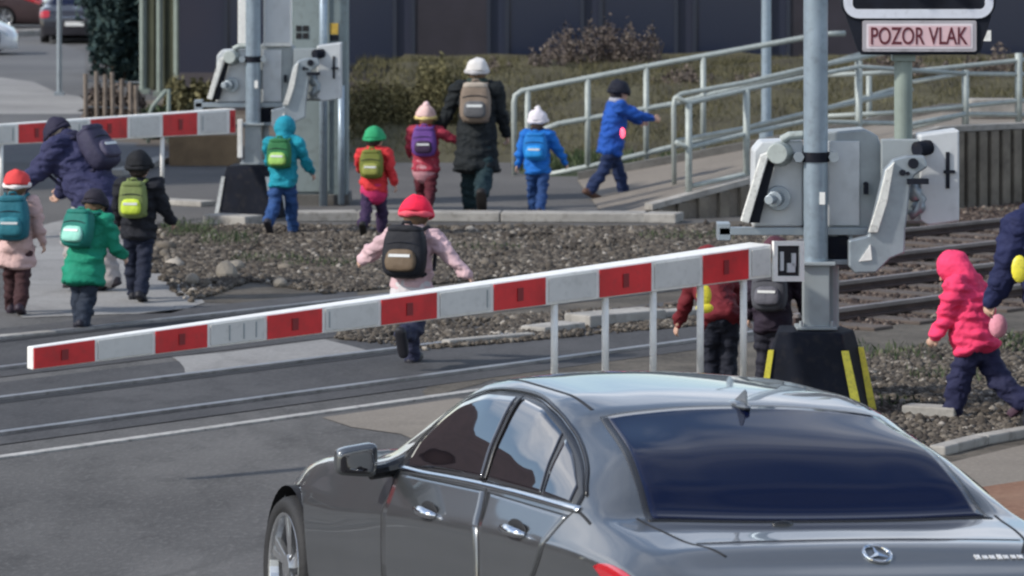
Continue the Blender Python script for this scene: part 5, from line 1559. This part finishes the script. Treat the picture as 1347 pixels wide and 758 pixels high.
    # --- boots
    for i in (0, 1):
        b = Sk(); a = ankles[i]
        b.limb([a + (knees[i] - a).normalized() * .055 * H, a - Up * ft * .3], [.036 * k, .036 * k])
        nrm = toes[i].cross(Lf)
        if nrm.z < 0: nrm = -nrm
        base = a - nrm * ft * .50
        b.limb([base - toes[i] * .028 * H, base + toes[i] * .035 * H, base + toes[i] * .095 * H], [.034 * H, .034 * H, .030 * H], flat=.80, side=Lf)
        b.limb([base - toes[i] * .03 * H - nrm * .018 * H, base + toes[i] * .1 * H - nrm * .018 * H], [.033 * H, .032 * H], flat=.35, side=Lf)
        b.build('boot', cloth('boot_leather', boots, .2, .55, .1), t, voxel=.009, smooth_it=2)
    # --- jacket
    b = Sk(); low_t = -0.10 - coat_len
    hem = pel + Tu * torso * low_t - Up * coat_len * torso * 0.2
    b.limb([hem, pel + Tu * torso * .10, pel + Tu * torso * .45, chest, pel + Tu * torso * .86], [(.120 + coat_len * .07) * k, .122 * k, .112 * k, .116 * k, .088 * k], flat=.86, side=Tl, n=20, cap0=.16)
    b.limb([pel + Tu * torso * .86, neck - Tu * .01 * H], [.062 * k, .050 * k], n=14)
    for i in (0, 1):
        b.limb([pel + Tu * torso * .84, shs[i]], [.070 * k, .060 * k])
        b.limb([shs[i], shs[i].lerp(elb[i], .5), elb[i]], [.056 * k, .051 * k, .043 * k]); b.limb([elb[i], elb[i].lerp(wr[i], .5), wr[i]], [.043 * k, .040 * k, .032 * k])
    if hood is not None and hood is not True:
        pass
    jm = cloth('jacket_cloth', jacket, .16)
    jk = b.build('jacket', jm, t, voxel=.010, smooth_it=3, wrinkle=.026, wscale=11, seed=seed + 5, quilt=quilt)
    if jacket2:                                    # contrasting lower band
        b = Sk(); b.limb([hem + Tu * .01, pel + Tu * torso * .02], [.124 * k, .123 * k], flat=.86, side=Tl, n=20)
        b.build('hem_band', cloth('hem_cloth', jacket2), jk, voxel=.010, smooth_it=2)
    if hood:                                       # hood: tuple colour, worn up or lying on the neck
        col, up_ = hood
        b = Sk()
        if up_:
            b.ball(hc - Hf * hr * .12, 1, HM, sc=(hr * 1.06, hr * 1.10, hr * 1.16)); b.limb([neck - Tf * .02 * H, hc - Hf * hr * .3], [.062 * k, .07 * k])
        else:
            b.limb([neck - Tf * .035 * H + Tl * .055 * H - Tu * .01 * H, neck - Tf * .075 * H - Tu * .012 * H, neck - Tf * .035 * H - Tl * .055 * H - Tu * .01 * H], [.026 * H, .036 * H, .026 * H])
        b.build('hood', cloth('hood_cloth', col), jk, voxel=.009, smooth_it=3, wrinkle=.006, seed=seed)
    if scarf:
        b = Sk()
        ring = [neck + (Tl * math.cos(a) + Tf * math.sin(a)) * .048 * H + Tu * .004 for a in np.linspace(0, 2 * math.pi, 13)]
        b.limb(ring, [.026 * H] * 13, n=10); b.build('scarf', cloth('scarf_wool', scarf), t, voxel=.009, smooth_it=2)
    if hair and hair_style == 'long':
        b = Sk(); b.ball(hc - Hf * hr * .12 + Hu * hr * .12, 1, HM, sc=(hr * .92, hr * .98, hr * 1.0))
        b.limb([hc - Hf * hr * .5 - Hl * hr * .3, hc - Hf * hr * .6 - Hu * hr * 1.0 - Hl * hr * .4, hc + Hf * hr * .1 - Up * hr * 2.3 - Hl * hr * .3], [hr * .55, hr * .42, hr * .18])
        b.limb([hc + Hf * hr * .35 + Hl * hr * .72, hc + Hf * hr * .45 + Hl * hr * .72 - Up * hr * 1.6], [hr * .22, hr * .14])
        b.limb([hc + Hf * hr * .35 - Hl * hr * .72, hc + Hf * hr * .45 - Hl * hr * .72 - Up * hr * 1.9], [hr * .24, hr * .14]); b.limb([hc + Hf * hr * .5 + Hl * hr * .5, hc + Hf * hr * .75 + Hl * hr * .5 - Up * hr * 2.6], [hr * .30, hr * .12])
        b.build('hair', cloth('hair_strands', hair, .3), t, voxel=.008, smooth_it=2, wrinkle=.010, wscale=30)
    elif hair:
        b = Sk(); b.ball(hc - Hf * hr * .14 + Hu * hr * .12, 1, HM, sc=(hr * .90, hr * .97, hr * .99))
        if hair_style == 'short': b.ball(hc - Hf * hr * .45 - Hu * hr * .3, 1, HM, sc=(hr * .72, hr * .55, hr * .6))
        b.build('hair', cloth('hair_strands', hair, .3), t, voxel=.008, smooth_it=2, wrinkle=.008, wscale=30)
    if hat:
        bm_ = bmesh.new(); bmesh.ops.create_uvsphere(bm_, u_segments=24, v_segments=16, radius=1)
        bmesh.ops.bisect_plane(bm_, geom=bm_.verts[:] + bm_.edges[:] + bm_.faces[:], plane_co=(0, 0, -.02), plane_no=(0, 0.12, 1), clear_inner=True)
        me = bpy.data.meshes.new('hat'); bm_.to_mesh(me); bm_.free()
        for v in me.vertices:
            x, y, z = v.co
            ribs = 1 + 0.018 * math.cos(24 * math.atan2(y, x))
            lump = 1 + .12 * noise.noise(Vector((x * 2 + seed, y * 2, z * 2)))
            v.co = hc + HM @ Vector((x * hr * 1.04 * ribs * lump, y * hr * 1.14 * ribs * lump - hr * .06 - hr * .22 * max(0, z) ** 2, z * hr * 1.26 * lump - hr * .04))
        ho = link_mesh('hat', me, cloth('hat_wool', hat, .12), t, smooth=True)
        so = ho.modifiers.new('s', 'SOLIDIFY'); so.thickness = .012; so.offset = 0
        b = Sk(); ring = [hc + HM @ Vector((math.cos(a) * hr * .99, math.sin(a) * hr * 1.09 - hr * .05, hr * .02 + .14 * hr * math.sin(a))) for a in np.linspace(0, 2 * math.pi, 25)]
        b.limb(ring, [hr * (.20 + .05 * math.sin(5 * q + seed)) for q in np.linspace(0, 2 * math.pi, 25)], n=8); b.build('hat_brim', cloth('brim_wool', brim or hat, .12), ho, voxel=.008, smooth_it=1)
        if pompom:
            b = MB(); b.sphere((0, 0, 0), hr * .34, 14); po = b.build('pompom', cloth('pompom_wool', pompom, .2), ho, smooth=True); po.location = hc + Hu * hr * 1.30
            for v in po.data.vertices: v.co *= 1 + .25 * noise.noise(v.co * 60)
    # --- backpack: its own thing, resting on the back
    if bag:
        bw, bh, bd = bag.get('size', (.20, .27, .12))
        bw, bh, bd = bw * H, bh * H, bd * H
        c = pel + Tu * torso * bag.get('up', .52) - Tf * (.088 * k + bd * .42)
        bt = thing('backpack', bag['label'], 'backpack', (loc[0] + c.x, loc[1] + c.y, c.z), group='backpacks worn by the walkers')
        BM = Matrix((Tl, Tf, Tu)).transposed()
        def blob(w, h_, d_, off, nm, m, par, pw=4.0):
            bb = bmesh.new(); bmesh.ops.create_cube(bb, size=2); bmesh.ops.subdivide_edges(bb, edges=bb.edges[:], cuts=7, use_grid_fill=True)
            me = bpy.data.meshes.new(nm)
            for v in bb.verts:
                q = v.co; L_ = (abs(q.x) ** pw + abs(q.y) ** pw + abs(q.z) ** pw) ** (1 / pw)
                q = q / L_ * 1.0
                q.x *= 1 - .12 * max(0, q.z)
                f = 1 + .05 * noise.noise(Vector(q) * 2.5 + Vector((seed, 0, 0)))
                v.co = BM @ (Vector((q.x * w / 2 * f, q.y * d_ / 2 * f, q.z * h_ / 2)) + Vector(off))
            bb.to_mesh(me); bb.free()
            return link_mesh(nm, me, m, par, smooth=True)
        m1, m2 = cloth('backpack_cloth', bag['col'], .15, .7), cloth('pocket_cloth', bag.get('col2', bag['col']), .15, .6)
        blob(bw, bh, bd, (0, 0, 0), 'pack_body', m1, bt)
        blob(bw * .72, bh * .42, bd * .45, (0, -bd * .46, -bh * .18), 'front_pocket', m2, bt)
        blob(bw * .80, bh * .16, bd * .9, (0, -bd * .06, bh * .42), 'top_flap', cloth('flap_cloth', bag.get('col3', bag['col']), .15, .7), bt)
        bb = MB(); bb.box((0, 0, 0), (bw * .50, .004, .016 * H)); rs_ = bb.build('reflective_band', M['reflective'], bt); rs_.matrix_local = Matrix.Translation(BM @ Vector((0, -bd * .69, -bh * .10))) @ BM.to_4x4()
        bb = MB(); bb.tube([BM @ Vector((x * bw * .40, -bd * .505 + abs(x) ** 3 * bd * .1, bh * (.16 - .05 * x * x))) for x in np.linspace(-1, 1, 9)], .0045 * H, 6); bb.build('zip', M['black'], bt)
        bb = MB(); bb.tube([BM @ Vector(p) for p in ((-bw * .12, bd * .1, bh * .47), (-bw * .08, 0, bh * .56), (bw * .08, 0, bh * .56), (bw * .12, bd * .1, bh * .47))], .010 * H, 8); bb.build('carry_loop', m1, bt, smooth=True)
        for s in (1, -1):
            bb = MB()
            bb.tube([BM @ Vector(p) for p in ((s * bw * .28, bd * .45, bh * .44), (s * bw * .34, bd * .9, bh * .52), (s * bw * .36, bd * .6 + .19 * k, bh * .25), (s * bw * .38, bd * .55 + .16 * k, -bh * .25), (s * bw * .36, bd * .4, -bh * .42))], .012 * H, 8)
            bb.build('shoulder_strap', m1, bt, smooth=True)
    return dict(t=t, hc=hc, Hf=Hf, Hl=Hl, Hu=Hu, wr=wr, chest=chest, pel=pel, Tf=Tf, Tl=Tl, Tu=Tu, hr=hr)
M['eye'] = mat('eye', (0.03, 0.02, 0.015), 0.2)

def gl(px, py): p = G(px, py); return (p.x, p.y)
# far group on the right
person(gl(627, 284), 1.70, 86, 'woman in a dark coat and white knitted hat walking away', 'adult', head_k=.135, lean=8,
       legs=((26, 8), (-26, 40)), arms=((6, 26, 12), (4, 12, 20)), jacket=(.010, .013, .015), trousers=(.012, .028, .034), boots=(.02, .018, .018), hat=(.60, .58, .56), brim=(.42, .41, .42), scarf=(.02, .035, .03),
       coat_len=.34, girth=1.0, seed=2, group='people walking across the tracks',
       bag=dict(label='beige and grey backpack on the woman in the dark coat', col=(.20, .155, .12), col2=(.10, .10, .105), col3=(.42, .36, .30), size=(.19, .25, .11), up=.60))
person(gl(560, 283), 1.17, 84, 'child with a pale pink hat holding the hand of the woman in the dark coat', 'child', lean=4, legs=((24, 8), (-24, 34)), arms=((24, 12, 35), (18, 62, 8)),
       jacket=(.32, .035, .06), jacket2=(.50, .25, .28), trousers=(.08, .014, .022), boots=(.12, .02, .03), hat=(.66, .45, .42), brim=(.62, .50, .20), pompom=(.70, .5, .5), hair=(.35, .22, .10), seed=3, group='people walking across the tracks',
       bag=dict(label='purple backpack with a dark pocket on the child in the pale pink hat', col=(.13, .055, .24), col2=(.04, .022, .05), size=(.22, .27, .12), up=.62))
person(gl(492, 312), 1.10, 82, 'child with a red jacket and olive backpack, dark hair and green hat', 'child', lean=3, legs=((-24, 36), (24, 10)), arms=((34, 10, 40), (-22, 14, 30)), head_turn=-25,
       jacket=(.55, .035, .04), jacket2=(.50, .03, .12), trousers=(.035, .020, .055), boots=(.02, .02, .02), hat=(.03, .30, .13), hair=(.03, .02, .02), hair_style='short', seed=4, group='people walking across the tracks',
       bag=dict(label='olive green backpack on the child in the red jacket', col=(.15, .17, .035), col2=(.24, .25, .06), size=(.21, .26, .12), up=.6))
person(gl(372, 309), 1.20, 78, 'child in a turquoise hooded jacket and blue trousers before the far barrier', 'child', lean=6, legs=((-22, 34), (18, 6)), arms=((28, 10, 36), (10, 20, 24)), head_nod=22,
       jacket=(.012, .235, .31), trousers=(.022, .060, .17), boots=(.03, .03, .04), hood=((.012, .22, .30), True), seed=5, group='people walking across the tracks',
       bag=dict(label='green backpack with a lime pocket on the child in turquoise', col=(.03, .15, .055), col2=(.30, .50, .12), size=(.20, .25, .12), up=.60))
person(gl(707, 286), 1.12, 80, 'small child in a bright blue jacket and white hat at the foot of the railing', 'child', lean=2, legs=((16, 8), (-16, 22)), arms=((-14, 14, 24), (12, 26, 10)),
       jacket=(.012, .13, .46), trousers=(.018, .05, .15), boots=(.02, .022, .04), hat=(.66, .62, .66), brim=(.56, .53, .56), pompom=(.6, .58, .6), scarf=(.015, .015, .03), seed=6, group='people walking across the tracks',
       bag=dict(label='bright blue backpack on the small child in the white hat', col=(.012, .17, .50), col2=(.02, .25, .62), size=(.22, .26, .12), up=.58))
p11 = person((gl(803, 262)[0], gl(803, 262)[1]), 1.33, 18, 'child in a blue jacket and dark cap leaning forward along the railing', 'child', head_k=.16, lean=9, legs=((24, 10), (-22, 14)), arms=((58, 8, 12), (64, 6, 14)), head_nod=8,
       jacket=(.014, .075, .34), trousers=(.014, .026, .075), boots=(.085, .045, .032), hat=(.012, .014, .025), hair=(.03, .025, .03), hair_style='short', scarf=(.35, .36, .42), coat_len=.06, seed=7, group='people walking across the tracks')
o = MB(); o.sphere((0, 0, 0), 1, 14, sc=(.028, .02, .058))
M['red_light'] = mat('red_safety_light', (.8, .02, .05), .3, emit=(1.0, .10, .16), estr=1.6)
sl = o.build('safety_light', M['red_light'], smooth=True); q = at(819, 175, gl(803, 262)[1] - .22); sl.location = q
tag(sl, 'glowing red safety light on the hem of the leaning blue jacket', 'safety light')
# the child in the middle, seen over the near boom
person(gl(541, 482), 1.25, 72, 'running child in a pale pink jacket and bright red hat behind the near boom', 'child', lean=10, legs=((34, 20), (-28, 60)), arms=((16, 58, 26), (-26, 44, 16)), head_nod=10,
       jacket=(.52, .36, .38), jacket2=(.48, .46, .47), trousers=(.025, .028, .055), boots=(.022, .022, .028), hat=(.80, .02, .065), brim=(.72, .10, .14), hood=((.55, .48, .48), False), seed=8, group='people walking across the tracks',
       bag=dict(label='black and brown backpack on the running child in pale pink', col=(.014, .015, .020), col2=(.14, .10, .065), size=(.25, .30, .14), up=.60))
# left group
person(gl(128, 384), 1.58, 150, 'fair haired woman in a navy coat bending down to the children at the left', 'adult', head_k=.135, lean=37, legs=((30, 46), (10, 34)), arms=((40, 10, 12), (30, 8, 10)), head_nod=30, quilt=.006,
       jacket=(.030, .032, .080), trousers=(.34, .31, .30), boots=(.03, .025, .03), hair=(.50, .40, .30), hair_style='long', hat=(.022, .020, .040), bag=dict(label='large dark violet backpack on the fair haired woman at the left', col=(.036, .034, .066), col2=(.060, .056, .095), size=(.20, .25, .12), up=.56), scarf=(.60, .60, .66), coat_len=.20, girth=1.26, seed=9, hood=((.022, .022, .05), False), group='people walking across the tracks')
person(gl(22, 413), 1.13, 84, 'child in a pale pink coat and red hat at the left edge', 'child', lean=2, legs=((12, 4), (-12, 16)), arms=((16, 10, 30), (-6, 12, 24)),
       jacket=(.50, .34, .32), trousers=(.045, .020, .022), boots=(.03, .02, .03), hat=(.62, .06, .06), brim=(.70, .64, .62), coat_len=.20, seed=10, group='people walking across the tracks',
       bag=dict(label='teal backpack on the child at the left edge', col=(.020, .13, .17), col2=(.03, .17, .21), size=(.24, .32, .15), up=.60))
person(gl(112, 432), 1.06, 62, 'child hunched under a big emerald green jacket at the left', 'child', lean=16, legs=((6, 10), (-8, 16)), arms=((16, 22, 20), (8, 18, 30)), head_nod=18,
       jacket=(.010, .20, .12), trousers=(.02, .028, .045), boots=(.02, .02, .03), hat=(.020, .018, .028), hood=((.012, .23, .13), False), coat_len=.24, girth=1.22, seed=11, group='people walking across the tracks',
       bag=dict(label='green backpack with a mint patch on the hunched child', col=(.012, .15, .12), col2=(.25, .55, .45), size=(.24, .28, .13), up=.62))
person(gl(182, 396), 1.22, 80, 'child in black with a black cap and lime yellow backpack', 'child', lean=2, legs=((14, 4), (-14, 14)), arms=((14, 12, 24), (16, 16, 26)),
       jacket=(.012, .013, .018), trousers=(.012, .016, .032), boots=(.015, .015, .02), hat=(.012, .013, .016), hair=(.03, .022, .02), hair_style='short', seed=12, group='people walking across the tracks',
       bag=dict(label='lime yellow backpack on the child dressed in black', col=(.16, .20, .07), col2=(.50, .62, .06), size=(.19, .25, .12), up=.62))
# behind the near barrier rods
person(gl(948, 522), 1.12, 100, 'child in a red jacket bending in black trousers behind the hanging rods', 'child', lean=52, legs=((14, 20), (10, 24)), arms=((10, 14, 20), (20, 14, 30)), head_nod=20,
       jacket=(.13, .014, .02), trousers=(.014, .016, .026), boots=(.02, .02, .02), hat=(.16, .02, .025), coat_len=.0, seed=13, group='people walking across the tracks')
person(gl(1016, 528), 1.06, 75, 'child in a dark purple jacket beside the foot of the near grey pole', 'child', lean=12, legs=((6, 8), (-8, 12)), arms=((10, 12, 16), (12, 14, 20)), head_nod=12,
       jacket=(.022, .015, .026), trousers=(.02, .02, .03), boots=(.02, .02, .02), hat=(.08, .03, .045), seed=14, group='people walking across the tracks',
       bag=dict(label='grey backpack on the child in the dark purple jacket', col=(.07, .072, .085), col2=(.10, .10, .12), size=(.22, .28, .13), up=.58))
vest = MB(); vest.sphere((0, 0, 0.02), 1, 16, sc=(.050, .02, .075)); vest.sphere((0.005, 0, -.06), 1, 16, sc=(.058, .022, .034))
v = vest.build('reflective_tag', M['yellow_strip'], bevel=.006); v.location = at(926, 393, 26.9)
tag(v, 'yellow reflective tag hanging beside the child in the red jacket', 'reflector')
# right edge
person(gl(1284, 552), 1.12, 150, 'child in a bright pink quilted jacket walking left at the right edge', 'child', lean=14, legs=((20, 6), (-28, 22)), arms=((14, 8, 18), (-24, 16, 26)), head_nod=34,
       jacket=(.72, .045, .13), trousers=(.018, .020, .055), boots=(.055, .030, .045), hood=((.74, .05, .14), True), coat_len=.0, girth=1.26, quilt=.008, mitten=(.6, .2, .3), seed=15, group='people walking across the tracks')
person(gl(1402, 575), 1.62, 112, 'adult in a long navy coat with a lime patch, cut by the right edge', 'adult', head_k=.135, lean=12, side_lean=9, legs=((16, 6), (-14, 16)), arms=((12, 14, 14), (18, 10, 18)), head_nod=6,
       jacket=(.014, .018, .060), trousers=(.012, .014, .03), boots=(.02, .02, .02), hair=(.03, .02, .02), hair_style='short', coat_len=.25, girth=1.25, seed=16, group='people walking across the tracks')
b = MB(); b.sphere((0, 0, 0), 1, 14, sc=(.050, .02, .085)); lp = b.build('reflective_patch', M['yellow_strip'], smooth=True); lp.location = at(1341, 354, 25.35)
tag(lp, 'lime reflective patch on the navy coat at the right edge', 'reflector')
b = MB(); b.sphere((0, 0, 0), 1, 14, sc=(.058, .045, .075)); mt = b.build('mitten', cloth('mitten_wool', (.62, .26, .32)), smooth=True); mt.location = at(1313, 429, 25.9)
tag(mt, 'pale pink mitten held behind the pink quilted jacket', 'mitten')
